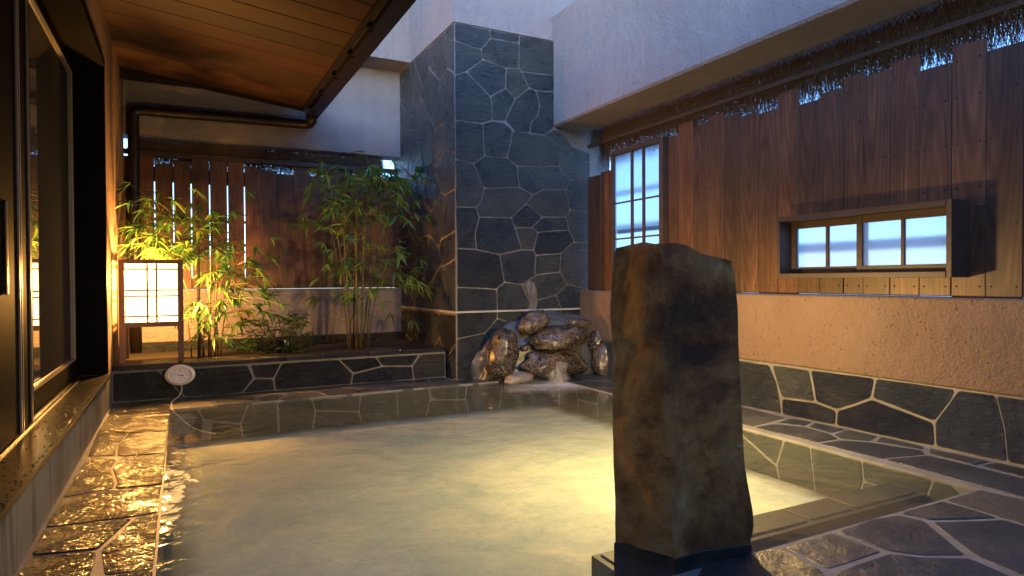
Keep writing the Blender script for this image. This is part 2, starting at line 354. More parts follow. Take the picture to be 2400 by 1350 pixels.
def m_globe():
    n = NT('lamp_globe'); tr = n.n('ShaderNodeBsdfTransparent'); gl = n.n('ShaderNodeBsdfGlossy'); gl.inputs['Roughness'].default_value = .1
    mx = n.n('ShaderNodeMixShader'); mx.inputs[0].default_value = .06; n.l(tr.outputs[0], mx.inputs[1]); n.l(gl.outputs[0], mx.inputs[2]); n.l(mx.outputs[0], n.out.inputs[0]); return n.m
M['globe'] = m_globe()

# ------------------------------------------------------------------ crazy paving tools
class Plane:
    def __init__(s, ax, val, sign): s.ax, s.val, s.sign = ax, val, sign; s.o = [i for i in range(3) if i != ax]
    def p2(s, w): return (w[s.o[0]], w[s.o[1]])
    def p3(s, a, h):
        r = [0, 0, 0]; r[s.o[0]], r[s.o[1]] = a; r[s.ax] = s.val + s.sign * h; return r
    def px(s, pts, ox=0, oy=0, k=1.0): return [s.p2(on(s.ax, s.val, ox + x / k, oy + y / k)) for x, y in pts]
def area(p): return sum(p[i][0] * p[(i + 1) % len(p)][1] - p[(i + 1) % len(p)][0] * p[i][1] for i in range(len(p))) / 2
def clean(p, eps=.012):
    q = []
    for a in p:
        if not q or math.dist(a, q[-1]) > eps: q.append(a)
    while len(q) > 3 and math.dist(q[0], q[-1]) < eps: q.pop()
    return q
def inset(p, d):
    if area(p) < 0: p = p[::-1]
    n = len(p); out = []
    for i in range(n):
        a, b, c = p[i - 1], p[i], p[(i + 1) % n]
        e1 = Vector((b[0] - a[0], b[1] - a[1])); e2 = Vector((c[0] - b[0], c[1] - b[1]))
        if e1.length < 1e-6 or e2.length < 1e-6: continue
        e1.normalize(); e2.normalize(); n1 = Vector((-e1.y, e1.x)); n2 = Vector((-e2.y, e2.x))
        m = n1 + n2
        if m.length < .2: m = n1.copy()
        m.normalize(); k = min(1 / max(m.dot(n1), .35), 2.2)
        out.append((b[0] + m.x * d * k, b[1] + m.y * d * k))
    return out
def roughen(p, amp):
    out = []; n = len(p)
    for i in range(n):
        a, b = Vector(p[i]), Vector(p[(i + 1) % n]); L = (b - a).length
        nrm = Vector((-(b - a).y, (b - a).x)).normalized() if L > 1e-6 else Vector((0, 0))
        # corner cut
        c = min(.012, L * .25)
        k = max(1, int(L / .10))
        t0, t1 = c / L if L else 0, 1 - (c / L if L else 0)
        for j in range(k + 1):
            t = t0 + (t1 - t0) * j / k
            w = 0 if j in (0, k) else random.uniform(-amp, amp)
            out.append(tuple(a.lerp(b, t) + nrm * w))
    return out
def slab(parent, pl, poly, mat, joint=.009, t=.02, name='stone', amp=.003):
    poly = clean(poly)
    if len(poly) < 3 or abs(area(poly)) < .0008: return None
    p = inset(poly, joint)
    if abs(area(p)) < .0004 or area(p) < 0: return None
    p = roughen(p, amp); q = inset(p, .004)
    if len(q) != len(p): q = p
    t = t * random.uniform(.85, 1.15)
    ta, tb = random.uniform(-.004, .004), random.uniform(-.004, .004)
    cx = sum(a[0] for a in p) / len(p); cyy = sum(a[1] for a in p) / len(p)
    hh = lambda a: max(.003, t + (a[0] - cx) * ta + (a[1] - cyy) * tb)
    n = len(p)
    o3 = Vector(pl.p3((cx, cyy), 0))
    vs = [Vector(pl.p3(a, -.01)) - o3 for a in p] + [Vector(pl.p3(a, hh(a) - .004)) - o3 for a in p] + [Vector(pl.p3(a, hh(a))) - o3 for a in q]
    fs = [(i, (i + 1) % n, n + (i + 1) % n, n + i) for i in range(n)] + [(n + i, n + (i + 1) % n, 2 * n + (i + 1) % n, 2 * n + i) for i in range(n)] + [tuple(range(2 * n, 3 * n))]
    me = mesh(name, vs, fs)
    bm = bmesh.new(); bm.from_mesh(me); bmesh.ops.recalc_face_normals(bm, faces=bm.faces)
    top = max(bm.faces, key=lambda f: f.calc_area())
    nn = [0, 0, 0]; nn[pl.ax] = pl.sign
    if top.normal.dot(Vector(nn)) < 0: bmesh.ops.reverse_faces(bm, faces=bm.faces[:])
    bm.to_mesh(me); bm.free()
    o = link(name, me, mat, parent); o.location = o3; return o
def clip(poly, a, b, c):
    """keep points with a*x+b*y<=c"""
    out = []; n = len(poly)
    for i in range(n):
        p, q = poly[i], poly[(i + 1) % n]; dp = a * p[0] + b * p[1] - c; dq = a * q[0] + b * q[1] - c
        if dp <= 0: out.append(p)
        if dp * dq < 0:
            t = dp / (dp - dq); out.append((p[0] + (q[0] - p[0]) * t, p[1] + (q[1] - p[1]) * t))
    return out
def voronoi(rect, seeds, sx=1.0):
    x0, x1, y0, y1 = rect; cells = []
    for i, s in enumerate(seeds):
        c = [(x0, y0), (x1, y0), (x1, y1), (x0, y1)]
        for j, t in enumerate(seeds):
            if i == j or not c: continue
            ax, ay = (t[0] - s[0]) * sx * sx, t[1] - s[1]
            mx, my = (s[0] + t[0]) / 2, (s[1] + t[1]) / 2
            c = clip(c, ax, ay, ax * mx + ay * my)
        if len(c) >= 3: cells.append(c)
    return cells
def seeds(rect, nx, ny, jit=.36):
    x0, x1, y0, y1 = rect; out = []
    for j in range(ny):
        for i in range(nx):
            out.append((x0 + (x1 - x0) * (i + .5 + (.25 if j % 2 else -.25) + random.uniform(-jit, jit)) / nx, y0 + (y1 - y0) * (j + .5 + random.uniform(-jit, jit)) / ny))
    return out
def pave(parent, pl, rect, nx, ny, mat, **kw):
    for c in voronoi(rect, seeds(rect, nx, ny), kw.pop('sx', 1.0)): slab(parent, pl, c, mat, **kw)

# ------------------------------------------------------------------ key dimensions (metres)
PX0, PX1, PY0, PY1 = -.09, 3.36, 1.655, 5.68       # pool
PF = -.275                                          # pool floor
XL, XR = -.52, 3.93                                 # left riser, right wall
YP, XP = 5.95, 2.45                                 # stone pillar corner
YPL = 6.20                                          # planter front
YB = 7.72                                           # back wall

# ------------------------------------------------------------------ ground outside
g = MB().add([(-60, -60, -.6), (60, -60, -.6), (60, 60, -.6), (-60, 60, -.6)], [(0, 1, 2, 3)]).build('ground', M['tar']); g['kind'] = 'structure'

# ------------------------------------------------------------------ floor (coping and paving) round the pool
fl = MB()
for b in ((XL - .3, PX0, -3.9, YPL + .1), (PX0, PX1, PY1, YPL + .1), (PX1, XR + .1, -3.9, YPL), (PX0, PX1, -3.9, PY0)):
    fl.box(b[0], b[1], b[2], b[3], -.55, -.0035)
M['grout_floor'] = m_mortar('floor_grout', (.15, .15, .16), (.27, .27, .28), .45)
floor = fl.build('floor', M['grout_floor']); floor['kind'] = 'structure'
PZ = Plane(2, -.012, 1); GZ = Plane(2, 0, 1)
def Z7(*p): return GZ.px(p, 0, 900, 3)
def R8(*p): return GZ.px(p, 1700, 900, 3)
left = [Z7((790,170),(1205,163),(1190,330),(900,345),(690,325)), Z7((690,325),(900,345),(830,425),(820,500),(610,510)),
  Z7((900,345),(1190,333),(1172,482),(860,510),(820,500),(830,425)), Z7((600,520),(850,515),(785,590),(815,690),(795,735),(430,800)),
  Z7((860,515),(1172,485),(1145,705),(800,735),(820,690),(785,590)), Z7((430,805),(795,738),(1145,708),(1122,900),(950,930),(310,1010)),
  Z7((310,1015),(940,938),(760,1100),(690,1160),(210,1205)), Z7((950,935),(1122,905),(1105,1150),(1085,1300),(720,1345),(700,1165),(770,1105)),
  Z7((205,1210),(690,1170),(640,1350),(590,1550),(-20,1550)), Z7((720,1350),(1085,1300),(1070,1550),(600,1550),(640,1400))]
def clampp(p, x0, x1, y0, y1): return [(min(max(a, x0), x1), min(max(b, y0), y1)) for a, b in p]
for p in left: slab(floor, PZ, clampp(p, XL + .004, PX0 + .004, -2, 5.72), M['wet_slate'], joint=.004, t=.012)
pave(floor, PZ, (XL + .004, PX0, -1.5, 2.1), 1, 8, M['wet_slate'], joint=.004, t=.012)
pave(floor, PZ, (XL + .004, PX0, 5.72, YPL - .004), 2, 1, M['wet_slate'], joint=.004, t=.012)
pave(floor, PZ, (PX0, 2.4, PY1 - .005, YPL - .004), 8, 2, M['slate_floor'], joint=.0055, t=.012)
pave(floor, PZ, (2.4, XR, PY1 - .005, YP - .004), 4, 1, M['slate_floor'], joint=.0055, t=.012)
right = [R8((-100,90),(130,160),(435,235),(185,300),(-100,215)), R8((450,240),(620,265),(560,295),(350,272)), R8((340,280),(560,300),(740,350),(800,385),(640,410),(195,302)),
  R8((630,270),(850,318),(740,345),(575,297)), R8((860,320),(1080,365),(1020,402),(810,385),(755,350)), R8((1090,368),(1400,440),(1390,460),(1050,405)),
  R8((810,392),(1020,408),(1390,465),(1415,495),(1100,525),(650,415)), R8((1430,450),(1870,545),(1750,570),(1430,490)),
  R8((1425,500),(1740,575),(2100,665),(2400,740),(2400,880),(2100,800),(1110,530)), R8((1900,550),(2400,650),(2400,730),(2100,655),(1780,572)),
  R8((1780,740),(2110,810),(2400,885),(2400,1080),(2100,985),(1940,940),(1530,815)), R8((1520,820),(1930,940),(1440,955),(1340,930),(1210,905)),
  R8((1960,950),(2400,1090),(2400,1480),(2090,1350),(1740,1200),(1440,965)), R8((1210,915),(1410,960),(1710,1205),(1380,1205),(1140,1170),(770,1035),(1020,945)),
  R8((750,1040),(1120,1175),(720,1305),(400,1140)), R8((1140,1185),(1380,1210),(1720,1215),(2080,1370),(2000,1500),(760,1500),(760,1320)),
  R8((390,1140),(700,1310),(760,1500),(300,1560),(-300,1560),(-300,1215),(170,1180),(320,1150))]
for i, p in enumerate(right):
    p = clampp(p, -9, XR - .003, -2, 9)
    if i < 10: p = [(max(a, PX1 - .006), b) for a, b in p]
    else: p = [(a, min(b, PY0 + .006)) for a, b in p]
    slab(floor, PZ, p, M['slate_floor'], joint=.0055, t=.012)
pave(floor, PZ, (PX1, XR, 3.75, YP - .3), 2, 5, M['slate_floor'], joint=.0055, t=.012)
pave(floor, PZ, (1.45, XR, -1.5, .98), 5, 5, M['slate_floor'], joint=.006, t=.012)
pave(floor, PZ, (PX0 + .01, 1.24, -1.5, PY0), 3, 6, M['slate_floor'], joint=.006, t=.012)

# ------------------------------------------------------------------ pool basin
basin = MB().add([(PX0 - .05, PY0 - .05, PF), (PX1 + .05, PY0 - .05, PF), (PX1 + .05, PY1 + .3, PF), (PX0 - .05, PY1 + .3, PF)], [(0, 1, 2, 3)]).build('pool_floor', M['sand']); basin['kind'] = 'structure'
def wall_seeds(a0, a1):
    out = []; a = a0 + .1; i = 0
    while a < a1:
        if i % 3 == 1: out += [(a + random.uniform(-.05, .05), -.07), (a + random.uniform(-.05, .05), -.215)]; a += random.uniform(.30, .42)
        else: out.append((a, random.uniform(-.19, -.10))); a += random.uniform(.24, .40)
        i += 1
    return out
pw = tag(bpy.data.objects.new('pool_wall', None), kind='structure'); COL.objects.link(pw)
for c in voronoi((PX0, PX1, PF - .02, -.014), wall_seeds(PX0, PX1)): slab(pw, Plane(1, PY1 + .01, -1), c, M['slate_under'], joint=.004, t=.012)
PWR = Plane(0, PX1 + .01, -1)
for c in voronoi((PY0, PY1, PF - .02, -.014), wall_seeds(PY0, PY1)): slab(pw, PWR, c, M['slate_under'], joint=.004, t=.012)
pave(pw, Plane(0, PX0 - .01, 1), (PY0, PY1, PF - .02, -.014), 9, 1, M['slate_under'], joint=.004, t=.012)
st = MB().box(1.86, PX1, PY0 - .02, 1.90, -.30, -.135).box(1.44, PX1, 1.90, 2.10, -.30, -.100).build('mortar', M['slate_under'], pw)
pave(pw, Plane(2, -.1, 1), (1.46, PX1 - .01, 1.92, 2.10), 5, 1, M['slate_under'], joint=.01, t=.008)
pave(pw, Plane(2, -.135, 1), (1.88, PX1 - .01, PY0, 1.89), 4, 1, M['slate_under'], joint=.004, t=.006)
water = MB().add([(PX0, PY0, -.014), (PX1, PY0, -.014), (PX1, PY1, -.014), (PX0, PY1, -.014)], [(0, 1, 2, 3)]).build('water', M['water']); water['kind'] = 'structure'

# ------------------------------------------------------------------ stone pillar with plaster top
pil = empty('stone_pillar', 'tall pillar faced with grey crazy-paving slate under a pale plaster top', 'pillar')
box('mortar', (XP, 4.35, YP, YB + .3, -.3, 3.585), M['grout'], pil)
box('plaster_top', (XP - .012, 4.4, YP - .012, YB + .35, 3.59, 4.9), M['plaster'], pil)
FP = Plane(1, YP, -1)
def TA(*p): return FP.px(p, 920, 0, 4.5)
def TB(*p): return FP.px(p, 920, 280, 4.5)
def TC(*p): return FP.px(p, 920, 560, 3.649)
K = [TA((640,215),(1025,295),(1030,405),(930,525),(640,425)), TA((1025,295),(1340,370),(1335,455),(1030,405)), TA((1340,370),(1700,440),(1700,795),(1360,755),(1330,715),(1335,455)),
 TA((1030,405),(1335,455),(1330,715),(1200,720),(955,625),(930,525)), TA((640,425),(930,525),(955,625),(780,755),(640,790)), TA((955,625),(1200,720),(1190,930),(1030,1020),(780,755)),
 TA((1200,720),(1330,715),(1360,755),(1440,930),(1290,1045),(1190,930)), TA((1360,755),(1700,795),(1700,970),(1510,955),(1440,930)),
 TA((640,790),(780,755),(1030,1020),(1045,1100),(1050,1270),(940,1300),(640,1265)), TA((1030,1020),(1190,930),(1290,1045),(1185,1275),(1050,1270),(1045,1100)),
 TA((1290,1045),(1440,930),(1510,955),(1550,1100),(1530,1220),(1465,1280)) + TB((1445,140),(1290,130),(1265,90),(1185,15)),
 TA((1510,955),(1700,970)) + TB((1700,90),(1610,165),(1445,145)) + TA((1465,1280),(1530,1220),(1550,1100)),
 TB((645,5),(950,45),(970,385),(855,465),(650,415)), TB((950,45),(1050,15),(1185,40),(1270,120),(1210,405),(970,385)), TB((1270,120),(1600,166),(1790,300),(1755,495),(1310,495),(1210,405)),
 TB((1600,166),(1695,100),(1800,150),(1900,295),(1790,300)), TB((1790,300),(1900,290),(2080,360),(2080,625),(1875,635),(1755,495)),
 TB((650,415),(855,465),(965,725),(930,880),(880,925),(655,920)), TB((855,465),(970,385),(1210,405),(1310,495),(1340,715),(965,725)), TB((1310,495),(1755,495),(1875,635),(1830,740),(1600,740),(1475,795),(1340,715)),
 TB((965,725),(1340,715),(1475,795),(1410,890),(1250,1035),(915,1030),(880,925),(930,880)), TB((1475,795),(1600,740),(1830,740),(1870,955),(1830,1030),(1580,1030),(1410,890)),
 TB((1875,635),(2080,625),(2080,968),(1870,955),(1830,740)), TB((1410,890),(1580,1030),(1470,1140),(1290,1145),(1250,1035)), TB((1580,1030),(1830,1030),(1860,1165),(1535,1190),(1470,1140)),
 TB((1870,955),(2080,968),(2080,1290),(1915,1297),(1860,1165),(1830,1030)), TB((655,920),(880,925),(915,1030),(870,1210),(885,1345)) + TC((715,90),(548,82)),
 TB((915,1030),(1250,1035),(1290,1145),(1355,1345)) + TC((1105,92),(915,135),(715,90)) + TB((885,1345),(870,1210)), TB((1290,1145),(1470,1140),(1535,1190)) + TC((1205,95),(1105,92)),
 TB((1535,1190),(1860,1165),(1915,1297)) + TC((1540,32),(1440,125),(1225,140),(1205,95)),
 TC((548,82),(715,90),(915,135),(955,370),(890,430),(550,415)), TC((915,135),(1105,95),(1205,95),(1225,140),(1215,300),(1235,305),(1105,390),(955,370)), TC((1225,140),(1440,125),(1430,285),(1235,305),(1215,300)),
 TC((1440,125),(1540,30),(1680,26),(1680,430),(1610,415),(1495,390),(1430,285)), TC((1235,305),(1430,285),(1495,390),(1395,480),(1175,545),(1105,390)),
 TC((955,370),(1105,390),(1175,545),(1140,610),(895,615),(890,430)), TC((550,415),(890,430),(895,615),(550,625)), TC((1495,390),(1610,415),(1680,430),(1680,597),(1445,602),(1395,480)),
 TC((1395,480),(1445,602),(1235,607),(1140,610),(1175,545)), TC((550,625),(895,615),(895,680),(790,805),(550,855)), TC((895,615),(1140,610),(1090,690),(1020,725),(895,680)),
 TC((895,680),(1020,725),(1060,900),(900,950),(845,920),(790,805)), TC((550,855),(790,805),(845,920),(900,1000),(900,1205),(550,1205)), TC((1140,610),(1445,602),(1405,700),(1400,900),(1060,900),(1020,725),(1090,690)),
 TC((1445,602),(1680,597),(1680,900),(1400,900),(1405,700)), TC((1060,900),(1680,900),(1680,1200),(900,1205),(900,950))]
for p in K: slab(pil, FP, [(max(a, XP + .002), min(b, 3.583)) for a, b in p], M['slate'], joint=.0055, t=.008)
SP = Plane(0, XP, -1)
sd_ = seeds((YP, YB + .1, 0, .66), 5, 2, .3); [slab(pil, SP, c, M['slate'], joint=.012, t=.008) for c in voronoi((YP + .002, YB + .1, 0, .66), sd_)]
sd_ = seeds((YP, YB + .1, .66, 3.583), 5, 7, .4); [slab(pil, SP, c, M['slate'], joint=.012, t=.008) for c in voronoi((YP + .002, YB + .1, .675, 3.583), sd_)]
dep = TC((1115, 392), (1160, 352), (1205, 372), (1232, 440), (1240, 520), (1228, 600), (1224, 650), (1130, 668), (1140, 610), (1172, 545), (1150, 470))
n_d = len(dep); dm = MB().add([FP.p3(a, .009) for a in dep] + [FP.p3((dep[0][0] + (a[0] - dep[0][0]) * .9 + .008, a[1]), .016) for a in dep], [tuple(range(n_d, 2 * n_d))] + [(k, (k + 1) % n_d, n_d + (k + 1) % n_d, n_d + k) for k in range(n_d)])
def m_dep():
    n = NT('mineral_deposit'); v = n.coords((6, 6, 1), rnd=False); a = n.noise(v, 6, 6, .7, .6)
    n.bsdf(n.ramp(a, [(.38, (.05, .05, .055)), (.7, (.20, .195, .21))]), .5, n.bump(a, .6, .01)); return n.m
dm.build('mineral_deposit', m_dep(), pil)
# bright horizontal string joint
MB().box(XP - .020, XR + .05, YP - .020, YP - .002, .672, .690).box(XP - .020, XP - .002, YP - .002, YB, .672, .690).build('string_joint', m_mortar('string_mortar', (.34, .33, .33), (.5, .48, .47), .5), pil)

# ------------------------------------------------------------------ raised planter
pla = empty('stone_planter', 'low raised planter faced with slate slabs below the bamboo', 'planter')
box('mortar', (XL, XP - .02, YPL, YPL + .32, -.2, .262), M['grout'], pla)
PFp = Plane(1, YPL, -1)
def P4(*p): return PFp.px(p, 250, 780, 5.3333)
def P5(*p): return PFp.px(p, 650, 780, 4.8)
Q = [P4((60,470),(640,430),(990,815),(70,875)), P4((650,430),(1765,370),(1840,570),(1690,760),(990,815)), P4((1790,370),(2190,340),(2090,570),(1850,570)), P4((1850,570),(2080,570),(2110,720),(1690,760)),
     P4((2190,340)) + P5((690,275),(850,460),(830,600)) + P4((2110,720),(2090,570)), P5((690,275),(1110,240),(1180,375),(860,455)), P5((1110,240),(1600,222),(1515,370),(1180,375)),
     P5((850,460),(1180,378),(1515,372),(1535,540),(830,600)), P5((1610,222),(1930,205),(1930,500),(1535,540),(1515,372))]
for p in Q: slab(pla, PFp, [(min(max(a, XL + .003), XP - .022), min(max(b, -.004), .25)) for a, b in p], M['slate'], joint=.007, t=.008)
xs = [XL + .003, -.02, .62, .84, 1.16, 1.62, 1.95, XP - .022]
for a, b in zip(xs[:-1], xs[1:]):
    o = MB().box(a + .004, b - .004, YPL - .022, YPL + .30, .264, .264 + .042 * random.uniform(.9, 1.1), c=.005).build('capstone', M['slate_wet'], pla)
soil = box('soil', (XL, XP, YPL + .28, YB, -.1, .27), M['soil'], pla)
MB().box(XL, XP - .02, YB - .10, YB - .02, .2, .37).build('rear_kerb', M['slate'], pla)

# ------------------------------------------------------------------ walls
wl = empty('left_wall', 'rough brown plaster house wall with the black glass door in it', 'wall')
box('plaster', (XL - .35, XL, 5.84, YB + .02, .27, 3.3), M['plaster_warm'], wl)
box('plaster', (XL - .35, XL, -1.6, 5.84, 2.71, 3.3), M['plaster_warm'], wl)
box('concrete_base', (XL - .5, XL, -1.6, 5.84, -.3, .262), M['concrete'], wl)
box('concrete_base', (XL - .35, XL, 5.84, YB, -.3, .27), M['concrete'], wl)
for b in ((-3.2, XL - .35, -1.6, 8, 3.0, 3.2), (-3.2, -3.0, -1.6, 8, -.3, 3.0), (-3.0, XL - .5, -1.6, 8, -.3, .2), (-3.0, XL - .35, 7.8, 8, .2, 3.0)): box('room_lining', b, M['dark_room'], wl)
wb = empty('back_wall', 'plaster wall behind the bamboo, pale above and below a board fence', 'wall')
box('plaster', (XL - .3, XP, YB, YB + .28, .0, .915), M['plaster'], wb)
box('plaster', (XL - .3, XP, YB, YB + .28, 2.545, 3.60), M['plaster'], wb)
box('upper_beam', (XL - .3, XP - .014, 7.31, YB + .28, 3.60, 4.9), M['plaster'], wb)
wr = empty('right_wall', 'low textured plaster wall on the right with a slate base', 'wall')
box('plaster', (XR, XR + .28, -3.9, YP, .365, .885), M['plaster_warm'], wr, c=.012)
box('mortar', (XR + .01, XR + .28, -3.9, YP, -.3, .365), M['grout'], wr)
WP = Plane(0, XR + .01, -1)
def RW(*p): return WP.px(p, 1700, 900, 3)
for p in [RW((-200,-205),(310,-137),(365,0),(400,215),(-200,90)), RW((330,-135),(590,-100),(610,0),(630,125),(400,95),(370,0)), RW((600,-100),(1050,-45),(1045,0),(1025,100),(785,180),(640,125)),
    RW((400,100),(640,130),(780,185),(775,290),(400,215)), RW((1060,-45),(1620,35),(1590,110),(1470,265),(1035,100)), RW((790,185),(1030,105),(1465,270),(1475,440),(780,292)),
    RW((1640,40),(1900,75),(1960,310),(1985,550),(1480,440),(1475,265)), RW((1900,75),(2150,112),(2400,150),(2400,640),(1985,550),(1960,310))]:
    slab(wr, WP, [(a, min(max(b, -.004), .362)) for a, b in p], M['slate'], joint=.0055, t=.009)
pave(wr, WP, (4.12, YP, 0, .362), 4, 2, M['slate'], joint=.0055, t=.009)
pave(wr, WP, (-1.5, 1.3, 0, .362), 6, 2, M['slate'], joint=.0055, t=.009)
rb = MB().box(3.59, 4.32, -1.6, YP - .012, 2.66, 3.86, c=.02).build('upper_wall_beam', M['plaster'])
tag(rb, 'massive pale plaster beam running above the right-hand board fence', 'beam')
wn_ = tag(box('rear_wall', (-3.2, 4.6, -3.4, -3.1, -.3, 3.3), M['plaster']), 'plain plaster wall closing the bath court', 'wall')

# ------------------------------------------------------------------ planks and fences
def plank(parent, x0, x1, y0, y1, z0, z1, bev=.003):
    c = Vector(((x0 + x1) / 2, (y0 + y1) / 2, (z0 + z1) / 2))
    m = MB().box(x0 - c.x, x1 - c.x, y0 - c.y, y1 - c.y, z0 - c.z, z1 - c.z, c=bev)
    o = m.build('plank', M['plank'], parent); o.location = c; return o
fr_ = empty('right_fence', 'stained brown board fence with stepped tops and paper windows on the right', 'fence')
XF = 4.03
ed = [(1559, 1590, 319), (1590, 1623, 286), (1623, 1659, 292), (1659, 1696, 267), (1696, 1736, 269), (1736, 1777, 267), (1777, 1822, 260), (1822, 1870, 211), (1870, 1921, 239),
      (1921, 1976, 212), (1976, 2022, 176), (2022, 2085, 170), (2085, 2154, 137), (2154, 2228, 156), (2228, 2309, 100), (2309, 2397, 108), (2397, 2500, 85)]
W2 = (2.09, 3.20, 1.04, 1.41)     # opening Y0 Y1 Z0 Z1
for zb0, zb1, yb0, yb1 in ((.91, 1.03, -1.5, 5.9), (1.42, 2.2, -1.5, 4.60), (1.03, 1.42, -1.5, 2.04), (1.03, 1.42, 3.26, 4.60), (1.03, 2.1, 5.46, 5.92)):
    box('reed_mat', (XF + .024, XF + .027, yb0, yb1, zb0 + .0005, zb1 - .0005), M['brush'], fr_)
nails = MB()
pieces = []
for a, b, t in ed:
    ya, yb = on(0, XF, a, 600).y, on(0, XF, b, 600).y
    z = on(0, XF, (a + b) / 2, t).z
    pieces.append((yb, ya, z))
y = pieces[-1][0]
for k in range(13):
    w = random.uniform(.15, .21); pieces.append((y - w, y, random.uniform(2.28, 2.42))); y -= w
for a, b, z in [(5.43, 5.68, 2.16), (5.68, 5.93, 2.14)]: pieces.append((a, b, z))
for k in range(4): pieces.append((4.66 + .19 * k, 4.66 + .19 * (k + 1), 1.12))
for (ya, yb, z) in pieces:
    xo = XF + random.uniform(0, .006)
    if yb > W2[0] and ya < W2[1]:
        segs = []
        for (s0, s1) in ((.886 + random.uniform(0, .007), W2[2]), (W2[3], z)): segs.append((s0, s1))
        full = ya < W2[0] or yb > W2[1]
        for s0, s1 in segs: plank(fr_, xo, xo + .016, ya + .0013, yb - .0013, s0, s1)
        if ya < W2[0]: plank(fr_, xo, xo + .016, ya + .0013, W2[0], W2[2] + .0001, W2[3] - .0001)
        if yb > W2[1]: plank(fr_, xo, xo + .016, W2[1], yb - .0013, W2[2] + .0001, W2[3] - .0001)
    else: plank(fr_, xo, xo + .016, ya + .0013, yb - .0013, .886 + random.uniform(0, .007), z)
    for zz in (.95, 1.30 if yb > 3.3 or ya < 2 else 9, 1.52, 1.78, 2.05, 2.26):
        if zz < z - .02 and not (4.6 < ya < 5.4 and zz > 1.1):
            for yy in (ya + .03, yb - .03):
                r = .0062; cx_ = xo - .001
                nails.add([(cx_, yy + r * math.cos(k * math.pi / 3), zz + random.uniform(-.003, .003) + r * math.sin(k * math.pi / 3)) for k in range(6)] + [(cx_ - .002, yy, zz)], [(k, (k + 1) % 6, 6) for k in range(6)])
nb = nails.build('nails', M['nail'], fr_); nb['kind'] = 'stuff'
MB().box(3.985, 4.015, -1.5, 5.86, 2.452, 2.487, c=.003).build('batten', M['frame_wood'], fr_)
for zz in (1.0, 1.48, 2.0): 
    if zz == 1.48: box('rail', (XF + .029, XF + .06, -1.5, 5.42, zz, zz + .04), M['frame_wood'], fr_)
    elif zz == 1.0: box('rail', (XF + .029, XF + .06, -1.5, 5.9, zz - .03, zz), M['frame_wood'], fr_)
    else: box('rail', (XF + .029, XF + .06, -1.5, 4.60, zz, zz + .04), M['frame_wood'], fr_)
def strands(name, n, y0, y1, fx, z0, z1, parent, L=(.12, .3), along='Y', wid=(.002, .006), lean=.25):
    m = MB()
    for i in range(n):
        t = random.uniform(y0, y1); x = fx + random.gauss(0, .018); zt = random.uniform(z0, z1); ln = random.uniform(*L); w = random.uniform(*wid)
        dx, dt = random.gauss(0, lean * .35) * ln, random.gauss(0, lean) * ln
        p = []
        for k in range(3):
            s = k / 2; xx = x + dx * s * s; tt = t + dt * s + .01 * math.sin(s * 3 + i); zz = zt - ln * s
            ww = w * (1 - .5 * s)
            for q in (-1, 1): p.append((xx, tt + q * ww, zz) if along == 'Y' else (tt + q * ww, xx, zz))
        m.add(p, [(0, 1, 3, 2), (2, 3, 5, 4)])
    o = m.build(name, M['brush'], parent); o['kind'] = 'stuff'; return o
strands('brushwood', 17000, -1.2, 5.75, 4.085, 2.50, 2.66, fr_, (.12, .36), wid=(.0006, .002))
strands('brushwood', 5000, -1.2, 5.75, 4.11, 2.52, 2.66, fr_, (.20, .36), wid=(.001, .003))
strands('brushwood', 16000, -1.2, 5.85, 4.02, 2.49, 2.657, fr_, (.05, .13), wid=(.0006, .0018), lean=.6)
# tall paper window
def pane_grid(par, X, ys, zs, name='pane'):
    for i in range(len(ys) - 1):
        for j in range(len(zs) - 1):
            MB().box(X, X + .004, ys[i] + .004, ys[i + 1] - .004, zs[j] + .004, zs[j + 1] - .004).build(name, M['frost'], par)
w1 = MB()
wy0, wy1, wz0, wz1 = 4.67, 5.42, 1.14, 2.30
w1.box(3.975, 4.05, wy0 - .055, wy0, wz0 - .02, wz1 + .03, c=.003).box(3.995, 4.05, wy1, wy1 + .03, wz0 - .02, wz1 + .03, c=.003).box(3.985, 4.05, wy0, wy1, wz1 - .01, wz1 + .035, c=.003).box(3.985, 4.05, wy0, wy1, wz0 - .04, wz0, c=.003)
win1 = w1.build('window', M['frame_wood'], fr_); win1['label'] = 'tall narrow paper window with dark wooden bars'
mu = [4.67, 4.93, 5.11, 5.42]; mz = [1.14, 1.42, 1.79, 2.29]
mm = MB()
for yv in mu[1:-1]: mm.box(4.000, 4.022, yv - .013, yv + .013, wz0, wz1 - .01)
for zv in mz[1:-1]: mm.box(4.004, 4.018, wy0, wy1, zv - .008, zv + .008)
mm.build('window_bar', M['frame_wood'], win1); pane_grid(win1, 4.026, mu, mz)
